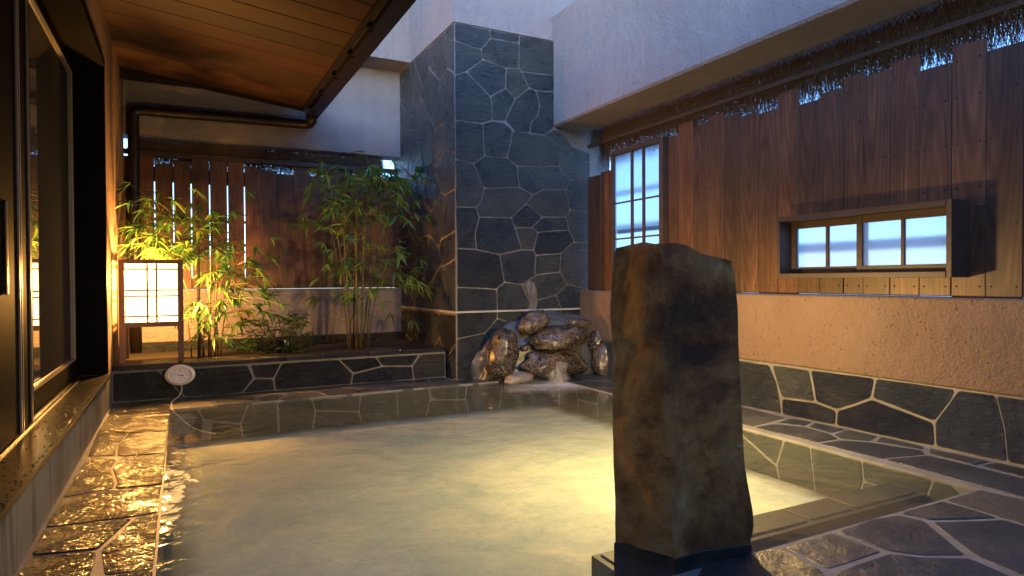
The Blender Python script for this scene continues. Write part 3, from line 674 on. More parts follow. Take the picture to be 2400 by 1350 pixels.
# small sliding window box
w2 = MB()
Y0, Y1, Z0, Z1 = 2.05, 3.245, 1.003, 1.448
w2.box(3.86, 4.05, Y0, Y0 + .03, Z0, Z1, c=.002).box(3.86, 4.05, Y1 - .03, Y1, Z0, Z1, c=.002).box(3.855, 4.05, Y0 + .03, Y1 - .03, Z1 - .035, Z1, c=.002).box(3.855, 4.05, Y0 + .03, Y1 - .03, Z0, Z0 + .035, c=.002)
win2 = w2.build('window', M['frame_wood'], fr_); win2['label'] = 'small horizontal sliding window in a projecting wooden box'
for (a, b, X) in ((Y0 + .03, 2.68, 3.945), (2.64, Y1 - .03, 3.985)):
    s_ = MB(); mid = (a + b) / 2
    s_.box(X, X + .03, a, a + .04, Z0 + .035, Z1 - .035, c=.002).box(X, X + .03, b - .04, b, Z0 + .035, Z1 - .035, c=.002).box(X, X + .03, a + .04, b - .04, Z1 - .085, Z1 - .035, c=.002).box(X, X + .03, a + .04, b - .04, Z0 + .035, Z0 + .08, c=.002).box(X + .004, X + .026, mid - .011, mid + .011, Z0 + .08, Z1 - .085, c=.002)
    sash = s_.build('sash', M['sash_wood'], win2)
    # panes sit in the window (one level below the window frame)
    for c0, c1 in ((a + .04, mid - .011), (mid + .011, b - .04)):
        MB().box(X + .013, X + .017, c0, c1, Z0 + .08, Z1 - .085).build('pane', M['frost'], win2)
# things outside that show as blurred bars through the panes
rail_o = tag(MB().box(4.75, 4.79, -1.4, 7.0, 1.22, 1.30).box(4.75, 4.79, -1.4, 7.0, 1.60, 1.66).box(4.75, 4.79, -1.4, 7.0, 2.02, 2.08).box(4.79, 4.83, -1.35, -1.3, -.6, 2.1).box(4.79, 4.83, 6.9, 6.95, -.6, 2.1).build('outer_railing', m_simple('pale_rail', (.7, .72, .75), .6)), 'horizontal railing seen blurred through the paper windows', 'railing')

# back fence
fb = empty('back_fence', 'brown board fence with bright slits behind the bamboo', 'fence')
sl_x = [-.247, -.07, .103, .284, .466, .642]
edg = [-.60, -.425] + sl_x + [.819, 1.0, 1.18, 1.36, 1.54, 1.73, 1.90, 2.08, 2.25, 2.447]
tops = [2.33, 2.36, 2.27, 2.32, 2.40, 2.42, 2.35, 2.31, 2.28, 2.25, 2.42, 2.25, 2.42, 2.29, 2.30, 2.28, 2.27]
for i, (a, b) in enumerate(zip(edg[:-1], edg[1:])):
    ga = .0045 if round(a, 3) in sl_x else .0003; gb_ = .0045 if round(b, 3) in sl_x else .0003
    if i == 8: ga = .0008
    yo = 7.80 + random.uniform(0, .005)
    plank(fb, a + ga, b - gb_, yo, yo + .016, .919, tops[i] if i < len(tops) else 2.3)
n2 = MB()
for a, b in zip(edg[:-1], edg[1:]):
    for zz in (1.03, 1.42, 1.75, 2.14):
        for xx in (a + .03, b - .03):
            r = .005; n2.add([(xx + r * math.cos(k * math.pi / 3), 7.799, zz + r * math.sin(k * math.pi / 3)) for k in range(6)] + [(xx, 7.797, zz)], [(k, (k + 1) % 6, 6) for k in range(6)])
o = n2.build('nails', M['nail'], fb); o['kind'] = 'stuff'
MB().box(-.60, 2.43, 7.765, 7.792, 2.345, 2.40, c=.003).build('batten', M['frame_wood'], fb)
for z0, z1 in ((2.08, 2.24), (1.66, 1.69), (1.40, 1.43), (.922, 1.05)): box('rail', (-.6, 2.43, 7.825, 7.85, z0, z1), M['plank'], fb)
strands('brushwood', 8000, -.42, 2.24, 7.875, 2.46, 2.56, fb, (.12, .32), along='X', wid=(.0008, .0025))
strands('brushwood', 5000, -.42, 2.24, 7.80, 2.44, 2.54, fb, (.05, .11), along='X', lean=.5, wid=(.0008, .002))

# ------------------------------------------------------------------ eave roof
rf = empty('eave_roof', 'low eave with orange-brown board ceiling over the left of the bath', 'roof')
SLP = .115
def cz(x): return 3.115 - (x - XL) * SLP
yb_ = 7.32; k = 0
while yb_ > -1.4:
    w = .292; y0, y1 = yb_ - w + .004, yb_ - .004
    x0, x1 = XL, 1.20; c = Vector(((x0 + x1) / 2, (y0 + y1) / 2, cz((x0 + x1) / 2)))
    vs = []
    for x in (x0, x1):
        for yy, ch in ((y0, .006), (y0 + .006, 0), (y1 - .006, 0), (y1, .006)): vs.append(Vector((x, yy, cz(x) + ch)) - c)
        for yy in (y0, y1): vs.append(Vector((x, yy, cz(x) + .018)) - c)
    m = MB().add(vs, [(0, 1, 7, 6), (1, 2, 8, 7), (2, 3, 9, 8), (3, 5, 11, 9), (5, 4, 10, 11), (4, 0, 6, 10), (0, 4, 5, 3, 2, 1), (6, 7, 8, 9, 11, 10)])
    o = m.build('ceiling_board', M['ceiling'], rf); o.location = c; yb_ -= w
def sloped(name, x0, x1, y0, y1, dz0, dz1, mat):
    vs = [(x, y, cz(x) + d) for x in (x0, x1) for y in (y0, y1) for d in (dz0, dz1)]
    return MB().add(vs, [(0, 1, 3, 2), (4, 6, 7, 5), (0, 4, 5, 1), (2, 3, 7, 6), (0, 2, 6, 4), (1, 5, 7, 3)]).build(name, mat, rf)
sloped('roof_deck', XL - .3, 1.32, -1.6, 7.33, .02, .16, M['black_mortar'])
sloped('verge_board', XL, 1.22, 7.322, 7.36, -.03, .02, M['brown_pvc'])
sloped('fascia', 1.20, 1.225, -1.5, 7.36, -.035, .14, M['brown_pvc'])
box('sky_light_block', (XL - .2, 1.24, 7.335, 7.36, 3.0, 3.62), M['brown_pvc'], rf)  # added panel closing the roof slot, keeps sky light off the back wall
gut = MB()
GXo, GZo = 1.41, 2.872
# half-box gutter: outer wall, bottom, inner wall, rolled lip
gut.box(1.275, GXo, -1.5, 7.58, GZo, GZo + .008).box(GXo - .006, GXo, -1.5, 7.58, GZo + .008, GZo + .11).box(1.275, 1.281, -1.5, 7.58, GZo + .008, GZo + .10).box(1.281, GXo - .006, 7.572, 7.58, GZo + .008, GZo + .10)
gut.build('gutter', M['brown_pvc'], rf)
for yy in [7.2 - .62 * i for i in range(14)]:
    MB().box(1.226, 1.274, yy, yy + .03, GZo + .02, GZo + .06).box(1.262, 1.300, yy, yy + .03, GZo - .012, GZo - .002).build('bracket', M['brown_pvc'], rf)
pipe = MB()
pc = [on(1, 7.63, 752, 262), on(1, 7.63, 745, 272), on(1, 7.63, 700, 272), on(1, 7.63, 520, 262), on(1, 7.63, 350, 249)]
x_d = -.425
pts = [(1.345, 7.50, GZo + .02), (1.345, 7.54, GZo - .03), (1.33, 7.60, GZo - .055), (1.28, 7.635, GZo - .06), (.5, 7.635, GZo - .075), (x_d + .10, 7.635, GZo - .09), (x_d + .03, 7.635, GZo - .10), (x_d, 7.635, GZo - .14), (x_d, 7.635, GZo - .3), (x_d, 7.635, 1.5), (x_d, 7.635, .26)]
pipe.tube(pts, .055, 14).build('drain_pipe', M['brown_pvc'], rf, smooth=True)
for zz in (1.45, 2.35): MB().tube([(x_d, 7.635, zz), (x_d, 7.635, zz + .03)], .062, 14).build('pipe_clip', M['brown_pvc'], rf)

# ------------------------------------------------------------------ sliding glass door
dr = empty('sliding_door', 'black framed sliding glass door with wet sill on the left', 'door')
XG = -.73
box('jamb', (XL - .34, XL + .006, 5.815, 5.86, .29, 2.72), M['door_black'], dr)
box('jamb', (XG + .035, XG + .06, 4.90, 5.80, .29, 2.72), M['door_black'], dr) if False else None
box('head', (XL - .34, XL + .012, -1.5, 5.80, 2.655, 2.72), M['door_black'], dr)
sill = MB().box(-.90, XL + .022, -1.5, 5.80, .262, .288, c=.004).box(XL + .0, XL + .022, -1.5, 5.80, .2885, .296).box(-.735, -.728, -1.5, 5.8, .2885, .303).box(-.70, -.692, -1.5, 5.8, .2885, .303).box(-.672, -.664, -1.5, 5.8, .2885, .299)
sill.build('sill', M['black_metal'], dr)
def leaf(X, y0, y1, z0, z1, st_=.07, lead=.07):
    f = MB().box(X - .02, X + .02, y0, y0 + lead, z0, z1, c=.002).box(X - .02, X + .02, y1 - st_, y1, z0, z1, c=.002).box(X - .02, X + .02, y0 + lead, y1 - st_, z1 - .08, z1, c=.002).box(X - .02, X + .02, y0 + lead, y1 - st_, z0, z0 + .12, c=.002)
    fo = f.build('door_leaf', M['door_black'], dr)
    MB().box(X - .003, X + .003, y0 + lead, y1 - st_, z0 + .12, z1 - .08).build('glass', M['glass'], fo)
    t = MB(); e = .012
    t.box(X + .004, X + .018, y1 - st_ - e, y1 - st_, z0 + .12, z1 - .08).box(X + .004, X + .018, y0 + lead, y1 - st_ - e, z1 - .08 - e, z1 - .08).box(X + .004, X + .018, y0 + lead, y1 - st_ - e, z0 + .12, z0 + .12 + e)
    t.build('trim', M['gasket'], fo)
    return fo
D1 = leaf(XG, 3.75, 5.80, .30, 2.66, .035)
D2 = leaf(XG + .045, 1.45, 3.95, .305, 2.645, .95)
for xx, yy in ((XG + .066, 3.86), (XG + .066, 3.62), (XG + .066, 3.66)): MB().box(xx, xx + .008, yy, yy + .012, .31, 2.64).build('trim', M['gasket'], D2)
MB().box(XG + .066, XG + .082, 3.35, 3.37, .95, 1.35, c=.004).build('handle', M['bronze'], D2)
drops = MB()
for i in range(420):
    x = random.choice((random.uniform(-.64, XL + .015), random.gauss(XL + .006, .012))); y = random.uniform(1.6, 5.7); r = random.uniform(.002, .0065)
    if x > XL + .018: x = XL + .012
    z = .2885 if x < XL else .2965
    drops.add([(x + r * math.cos(a * math.pi / 3), y + r * 1.6 * math.sin(a * math.pi / 3), z) for a in range(6)] + [(x, y, z + r * .6)], [(a, (a + 1) % 6, 6) for a in range(6)])
def m_drop():
    n = NT('water_drop'); n.bsdf((.03, .03, .03), .05, None, .8); return n.m
o = drops.build('water_drops', m_drop(), dr, True); o['kind'] = 'stuff'

# ------------------------------------------------------------------ standing stone
def curve(ps, v):
    for (u0, v0), (u1, v1) in zip(ps[:-1], ps[1:]):
        if v0 <= v <= v1: return u0 + (u1 - u0) * (v - v0) / (v1 - v0)
    return ps[0][0] if v < ps[0][1] else ps[-1][0]
Lp = [(1437, 572), (1434, 640), (1430, 690), (1429, 740), (1433, 800), (1434, 900), (1436, 1000), (1438, 1100), (1441, 1200), (1441, 1270)]
Fp = [(1548, 576), (1552, 640), (1549, 700), (1556, 745), (1550, 800), (1556, 900), (1558, 1000), (1566, 1100), (1572, 1200), (1583, 1312)]
Rp = [(1716, 603), (1723, 660), (1729, 720), (1732, 800), (1736, 900), (1742, 1000), (1745, 1080), (1752, 1130), (1765, 1200), (1767, 1240), (1760, 1262), (1758, 1288)]
DL, DF, DR_ = fwd((1.425, 1.90, 0)), fwd((1.49, 1.70, 0)), fwd((1.83, 1.665, 0))
NR = 46; rings = []
def topz(s):   # s: 0 left .. .4 ridge .. 1 right -> top height
    prof = [(0, 1.118), (.12, 1.128), (.25, 1.135), (.38, 1.120), (.5, 1.128), (.62, 1.120), (.72, 1.095), (.82, 1.085), (.92, 1.078), (1, 1.068)]
    for (a, b), (c, d) in zip(prof[:-1], prof[1:]):
        if a <= s <= c: return b + (d - b) * (s - a) / (c - a)
    return prof[-1][1]
def proj_v(x, y, z):
    q = MC @ (Vector((x, y, z)) - EYE); return H0 / 2 + FPX * q.y / q.z
ms_v = []; ms_f = []
seg = [10, 14, 10, 12]
for i in range(NR + 1):
    t = i / NR
    def corner(ps, D, ztop):
        z = .03 + (ztop - .03) * t
        vv = H0 / 2
        # find v for this height at this depth
        lo, hi = 400, 1500
        for _ in range(30):
            mid = (lo + hi) / 2
            if atdepth(1600, mid, D).z > z: lo = mid
            else: hi = mid
        v = (lo + hi) / 2; p = atdepth(curve(ps, v), v, D); return Vector((p.x, p.y, z))
    a, b, c = corner(Lp, DL, 1.118), corner(Fp, DF, 1.12), corner(Rp, DR_, 1.07)
    d = a + (c - b) * .92 + Vector((-.01, .03, 0)); d.z = a.z
    loop = []
    cs = [a, b, c, d]
    for k in range(4):
        p, q = cs[k], cs[(k + 1) % 4]
        for j in range(seg[k]):
            s = j / seg[k]; w = p.lerp(q, s)
            gs = (s * .4 if k == 0 else .4 + s * .6 if k == 1 else 1 - s * .5 if k == 2 else .5 - s * .5)
            zt = topz(gs); w.z = .03 + (zt - .03) * t
            out = Vector(((q - p).y, -(q - p).x, 0)).normalized()
            bulge = math.sin(math.pi * s) * .012
            nz = noise.fractal(w * 3.2, .8, 2.0, 4) * .024 + noise.fractal(w * 14, .8, 2.0, 3) * .007 - max(0, noise.noise(Vector((w.x * 5, w.y * 5, w.z * 2.2)) + Vector((9, 2, 4))) - .12) * .05
            near = min(1, 4 * min(s, 1 - s) + .25)
            w += out * (bulge * .4 + nz * near)
            if t > .93: w -= out * ((t - .93) / .07) ** 2 * (.012 + .012 * abs(noise.noise(w * 9)))
            loop.append(w)
    ms_v += loop
n_ = sum(seg)
for i in range(NR):
    for k in range(n_): a = i * n_ + k; b = i * n_ + (k + 1) % n_; ms_f.append((a, b, b + n_, a + n_))
top = ms_v[-n_:]; cen = sum(top, Vector()) / n_; ib = len(ms_v)
for r in (.66, .33):
    for w in top: q = cen.lerp(w, r); q.z += noise.fractal(q * 9, .8, 2, 3) * .015 + .004; ms_v.append(q)
ms_v.append(cen + Vector((0, 0, .006)))
prev = NR * n_
for r in range(2):
    cur = ib + r * n_
    for k in range(n_): ms_f.append((prev + k, prev + (k + 1) % n_, cur + (k + 1) % n_, cur + k))
    prev = cur
for k in range(n_): ms_f.append((prev + k, prev + (k + 1) % n_, len(ms_v) - 1))
me = mesh('standing_stone', ms_v, ms_f, True); me.materials.append(M['monolith'])
try: me.set_sharp_from_angle(angle=math.radians(32))
except Exception: pass
mono = link('standing_stone', me); tag(mono, 'upright rough brown rock pillar standing at the front edge of the pool', 'standing stone')
pl_ = MB(); b0 = ms_v[:n_]; c0 = sum(b0, Vector()) / n_
low = [c0.lerp(w, 1.02) for w in b0]
pl_.add([Vector((w.x, w.y, -.29)) for w in low] + [Vector((w.x, w.y, .026)) for w in low] + [Vector((c0.lerp(w, .9).x, c0.lerp(w, .9).y, .04)) for w in b0], [(k, (k + 1) % n_, n_ + (k + 1) % n_, n_ + k) for k in range(n_)] + [(n_ + k, n_ + (k + 1) % n_, 2 * n_ + (k + 1) % n_, 2 * n_ + k) for k in range(n_)] + [tuple(range(2 * n_, 3 * n_))])
pl_.build('plinth', M['black_mortar'], mono)

# lamp standing in the pool behind the stone: its glow on water, wall and rocks is what the photograph shows
LP = Vector((2.58, 3.15, .72))
sp_ = empty('pool_lamp', 'round lamp on a thin post in the pool behind the standing stone', 'lamp')
MB().tube([(LP.x, LP.y, PF), (LP.x, LP.y, LP.z - .074)], .009, 10).build('post', M['black_metal'], sp_, True)
MB().tube([(LP.x, LP.y, PF), (LP.x, LP.y, PF + .02)], .04, 16).build('base', M['black_metal'], sp_)
MB().tube([LP + Vector((0, 0, .075 * math.sin(math.radians(d)))) for d in (-85, -60, -35, -10, 15, 40, 65, 85)], [.075 * math.cos(math.radians(d)) for d in (-85, -60, -35, -10, 15, 40, 65, 85)], 18).build('globe', M['globe'], sp_, True)
MB().tube([LP + Vector((0, 0, .075)), LP + Vector((0, 0, .08)), LP + Vector((0, 0, .15)), LP + Vector((0, 0, .155))], [.21, .21, .05, .01], 24).build('added_shade', M['black_metal'], sp_, True)  # unseen cap added to cut the lamp's upward light on beam and fence
ld = bpy.data.lights.new('pool_lamp_light', 'POINT'); ld.energy = POOL_LAMP; ld.color = (1, .64, .22); ld.shadow_soft_size = .07
lo_ = bpy.data.objects.new('pool_lamp_light', ld); COL.objects.link(lo_); lo_.location = LP; lo_.parent = sp_

# ------------------------------------------------------------------ rock fountain
ff = empty('rock_fountain', 'mound of wet rocks set in grey mortar with hot water spilling out', 'fountain')
def blob(name, c, r, rot, mat, sub=4, amp=.12, fs=2.2, flat=0.0, parent=None, seed=0, sq=1.0):
    bm = bmesh.new(); bmesh.ops.create_icosphere(bm, subdivisions=sub, radius=1)
    Rm = Matrix.Rotation(rot[1], 3, 'Y') @ Matrix.Rotation(rot[0], 3, 'X') @ Matrix.Rotation(rot[2], 3, 'Z')
    for v in bm.verts:
        d = v.co.copy()
        if sq != 1: d = Vector([math.copysign(abs(q) ** sq, q) for q in d]).normalized() * (1 + .12 * (1 - max(abs(q) for q in d)))
        k = 1 + noise.fractal(d * fs + Vector((seed * 7.1, seed * 3.3, 0)), .9, 2.1, 4) * amp - abs(noise.noise(d * fs * 2.3 + Vector((seed, 0, 5)))) * amp * .6
        v.co = Rm @ Vector((d.x * r[0] * k, d.y * r[1] * k, d.z * r[2] * k))
    me = bpy.data.meshes.new(name); bm.to_mesh(me); bm.free(); me.polygons.foreach_set('use_smooth', [True] * len(me.polygons))
    o = link(name, me, mat, parent); o.location = c; return o
blob('mortar', (3.52, 5.93, -.02), (.93, .30, .67), (0, 0, 0), M['mortar'], 5, .07, 2.5, parent=ff, seed=3)
def cpx(x, y, Y): return on(1, Y, 920 + x / 3.649, 560 + y / 3.649)
for i, (x, y, Y, rx, ry, rz, rot, mat) in enumerate([
    (1210, 715, 5.72, .200, .13, .105, (0, -.42, .3), 'rock'), (940, 985, 5.68, .165, .15, .260, (0, .20, .2), 'rock'), (1435, 845, 5.56, .345, .22, .125, (.1, -.08, .1), 'rock'),
    (1395, 1065, 5.57, .405, .19, .145, (0, .06, .2), 'rock'), (1740, 865, 5.64, .075, .10, .130, (0, .35, 0), 'rock'), (1850, 1050, 5.55, .21, .15, .23, (0, -.1, .2), 'rock'),
    (1080, 1190, 5.54, .170, .09, .060, (0, -.1, .1), 'rock_pale'), (1500, 1235, 5.53, .145, .08, .050, (0, .05, 0), 'rock_pale'), (1130, 932, 5.64, .036, .04, .036, (0, 0, 0), 'rock'), (1600, 722, 5.78, .17, .10, .05, (0, .1, 0), 'rock'), (1800, 1225, 5.56, .14, .08, .045, (0, 0, 0), 'rock_pale')]):
    blob('rock', cpx(x, y, Y), (rx, ry, rz), rot, M[mat], 4, .15, 1.7, parent=ff, seed=i + 11, sq=.82)
# falling veil and foam
vm = bpy.data.meshes.new('water_stream'); vs = []; fs = []; cov = []
nu, nv = 16, 22
for j in range(nv + 1):
    t = j / nv
    for i in range(nu + 1):
        s = i / nu * 2 - 1
        x = 3.30 + s * (.10 + .05 * t) + .02 * math.sin(j * .7)
        yy = 5.46 - .10 * math.sin(min(1, t * 1.4) * math.pi / 2) + .03 * s * s
        z = .245 - .265 * t ** 1.6
        vs.append((x, yy, z)); cov.append((1 - s * s) ** 1.2 * min(1, t * 6) * (.45 + .55 * t))
for j in range(nv):
    for i in range(nu): a = j * (nu + 1) + i; fs.append((a, a + 1, a + nu + 2, a + nu + 1))
me = mesh('water_stream', vs, fs, True); at = me.attributes.new('cover', 'FLOAT', 'POINT'); at.data.foreach_set('value', cov)
o = link('water_stream', me, M['veil']); tag(o, 'thin veil of water falling from the rock spout', 'water stream', kind='stuff')
vs = []; fs = []; cov = []; nu = 40; nv = 24
for j in range(nv + 1):
    for i in range(nu + 1):
        a = i / nu * 2 - 1; b = j / nv * 2 - 1
        x = 3.25 + a * .75; yy = 5.22 + b * .45
        r = math.hypot(a, b); r += .18 * noise.noise(Vector((a * 3, b * 3, 1)))
        vs.append((x, yy, -.008 + .006 * noise.noise(Vector((x * 9, yy * 9, 0))) * max(0, 1 - r))); cov.append(max(0, 1 - r) ** 1.3)
for j in range(nv):
    for i in range(nu): a = j * (nu + 1) + i; fs.append((a, a + 1, a + nu + 2, a + nu + 1))
me = mesh('foam', vs, fs, True); at = me.attributes.new('cover', 'FLOAT', 'POINT'); at.data.foreach_set('value', cov)
o = link('foam', me, M['foam']); tag(o, 'white foam where the spout meets the pool', 'foam', kind='stuff')

# ------------------------------------------------------------------ lantern
la = empty('floor_lantern', 'lit square paper lantern on wooden legs beside the house wall', 'lantern')
lx0, lx1, ly0, ly1, lzb, lz0, lz1 = -.475, .012, 6.30, 6.74, .308, .645, 1.195
pw_ = .045
for x in (lx0, lx1 - pw_):
    for y_ in (ly0, ly1 - pw_):
        c = Vector((x + pw_ / 2, y_ + pw_ / 2, (lzb + lz1) / 2))
        o = MB().box(-pw_ / 2, pw_ / 2, -pw_ / 2, pw_ / 2, lzb - c.z, lz1 - c.z, c=.003).build('post', M['lantern_wood'], la); o.location = c
for z0, z1 in ((lz0 - .03, lz0 + .012), (lz1 - .035, lz1)):
    for y_ in (ly0 + .003, ly1 - pw_ + .003): box('rail', (lx0 + pw_, lx1 - pw_, y_, y_ + pw_ - .006, z0, z1), M['lantern_wood'], la)
    for x in (lx0 + .003, lx1 - pw_ + .003): box('rail', (x, x + pw_ - .006, ly0 + pw_, ly1 - pw_, z0, z1), M['lantern_wood'], la)
pz0, pz1 = lz0 + .012, lz1 - .035
for y_, sgn in ((ly0 + .022, 1), (ly1 - .026, -1)): box('paper_panel', (lx0 + pw_, lx1 - pw_, y_, y_ + .003, pz0, pz1), M['paper'], la)
for x in (lx0 + .022, lx1 - .026): box('paper_panel', (x, x + .003, ly0 + pw_, ly1 - pw_, pz0, pz1), M['paper'], la)
box('paper_panel', (lx0 + pw_, lx1 - pw_, ly0 + pw_, ly1 - pw_, lz1 - .03, lz1 - .027), M['paper'], la)  # unseen top panel added to dim the bulb light reaching the ceiling
H = pz1 - pz0; Wd = lx1 - lx0 - 2 * pw_
for zf in (.10, .445, .545, .905):
    z = pz0 + H * zf
    box('lattice_bar', (lx0 + pw_, lx1 - pw_, ly0 + .010, ly0 + .021, z - .0065, z + .0065), M['lantern_wood'], la)
for xf in (.42, .595):
    x = lx0 + pw_ + Wd * xf
    box('lattice_bar', (x - .0075, x + .0075, ly0 + .012, ly0 + .0205, pz0, pz1), M['lantern_wood'], la)
for zf in (.10, .445, .545, .905):
    z = pz0 + H * zf; box('lattice_bar', (lx0 + .010, lx0 + .021, ly0 + pw_, ly1 - pw_, z - .0065, z + .0065), M['lantern_wood'], la)
bl = bpy.data.lights.new('lantern_bulb', 'POINT'); bl.energy = LANTERN_BULB; bl.color = (1, .44, .09); bl.shadow_soft_size = .05
blo = bpy.data.objects.new('lantern_bulb', bl); COL.objects.link(blo); blo.location = ((lx0 + lx1) / 2, (ly0 + ly1) / 2, 1.02); blo.parent = la
MB().tube([((lx0 + lx1) / 2, (ly0 + ly1) / 2, .80), ((lx0 + lx1) / 2, (ly0 + ly1) / 2, .95)], .03, 12).build('lamp_holder', M['white_plastic'], la)
box('lantern_base', (lx0 + pw_, lx1 - pw_, ly0 + pw_, ly1 - pw_, lz0 - .02, lz0), M['lantern_wood'], la)

# ------------------------------------------------------------------ thermometer
th = empty('bath_thermometer', 'round white dial thermometer fixed to the planter front with a cord into the water', 'thermometer')
tc_ = on(1, YPL - .03, 422, 879); RX, RZ = .118, .089
def disc(prof, mat, name, n=40, smooth=True):
    vs = []; fs = []
    for (r, h) in prof:
        for k in range(n): a = 2 * math.pi * k / n; vs.append((tc_.x + RX * r * math.cos(a), YPL - .015 - h, tc_.z + RZ * r * math.sin(a)))
    for i in range(len(prof) - 1):
        for k in range(n): fs.append((i * n + k, i * n + (k + 1) % n, (i + 1) * n + (k + 1) % n, (i + 1) * n + k))
    fs.append(tuple((len(prof) - 1) * n + k for k in range(n)))
    return link(name, mesh(name, vs, fs, smooth), mat, th)
disc([(1, 0), (1, .014), (.97, .018), (.88, .019), (.80, .028), (.74, .028), (.73, .02)], M['white_plastic'], 'case')
disc([(.725, .020), (.72, .0205)], M['dial'], 'dial', smooth=False)
yd = YPL - .015 - .0215
def dp(r, a): return (tc_.x + RX * r * math.cos(a), yd, tc_.z + RZ * r * math.sin(a))
tk = MB()
for k in range(41):
    a = math.radians(225 - 270 * k / 40); l = .60 if k % 5 else .56; w = .004 if k % 5 else .008
    p0, p1 = Vector(dp(l, a)), Vector(dp(.66, a)); n__ = (p1 - p0).normalized().cross(Vector((0, 1, 0))) * (RX * w * 1.3)
    tk.add([p0 - n__, p0 + n__, p1 + n__, p1 - n__], [(0, 1, 2, 3)])
tk.build('scale_marks', M['ink'], th)
def text(name, s, loc, size, parent, mat, rx=math.pi / 2):
    cu = bpy.data.curves.new(name, 'FONT'); cu.body = s; cu.size = size; cu.align_x = 'CENTER'; cu.align_y = 'CENTER'; cu.resolution_u = 2
    o = bpy.data.objects.new(name, cu); o.rotation_euler = (rx, 0, 0); o.location = loc; COL.objects.link(o); cu.materials.append(mat)
    me = bpy.data.meshes.new_from_object(o); bpy.data.objects.remove(o)
    o = bpy.data.objects.new(name, me); COL.objects.link(o); o.rotation_euler = (rx, 0, 0); o.location = loc; o.parent = parent
    if not me.materials: me.materials.append(mat)
    return o
for k, s in enumerate(('0', '10', '20', '30', '40', '50', '60')):
    a = math.radians(225 - 270 * k / 6); text('numeral', s, dp(.45, a), .012, th, M['ink'])
text('numeral', '°C', (tc_.x - .002, yd, tc_.z - .028), .012, th, M['ink'])
pc0 = Vector((tc_.x + .012, yd - .003, tc_.z - .004)); a = math.radians(163)
tip = Vector(dp(.60, a)) + Vector((0, -.003, 0)); dd = (tip - pc0).normalized(); nn = dd.cross(Vector((0, 1, 0)))
MB().add([pc0 - dd * .014 + nn * .006, pc0 - dd * .014 - nn * .006, pc0 - nn * .003, pc0 + nn * .003, tip], [(0, 1, 2, 3), (3, 2, 4)]).build('needle', M['ink'], th)
for a in (90, -30, 210): 
    p = Vector(dp(.93, math.radians(a))); MB().add([p + Vector((.003 * math.cos(k), .002, .003 * math.sin(k))) for k in range(6)], [tuple(range(6))]).build('screw', M['nail'], th)
cpts = [on(1, YPL - .03, 425, 903), on(1, YPL - .035, 426, 915), on(1, YPL - .06, 418, 930), Vector((-.055, YPL - .12, .015)), Vector((-.083, 5.95, .006)), Vector((-.080, 5.75, .008)), Vector((-.075, 5.665, .0)), Vector((-.05, 5.62, -.03)), Vector((.08, 5.56, -.15)), Vector((.25, 5.5, -.20))]
sm = []
for i in range(len(cpts) - 1):
    p0, p1, p2, p3 = cpts[max(i - 1, 0)], cpts[i], cpts[i + 1], cpts[min(i + 2, len(cpts) - 1)]
    for k in range(5):
        t = k / 5; sm.append(.5 * ((2 * p1) + (-p0 + p2) * t + (2 * p0 - 5 * p1 + 4 * p2 - p3) * t * t + (-p0 + 3 * p1 - 3 * p2 + p3) * t ** 3))
MB().tube(sm, .004, 6).build('cord', M['cord'], th, True)

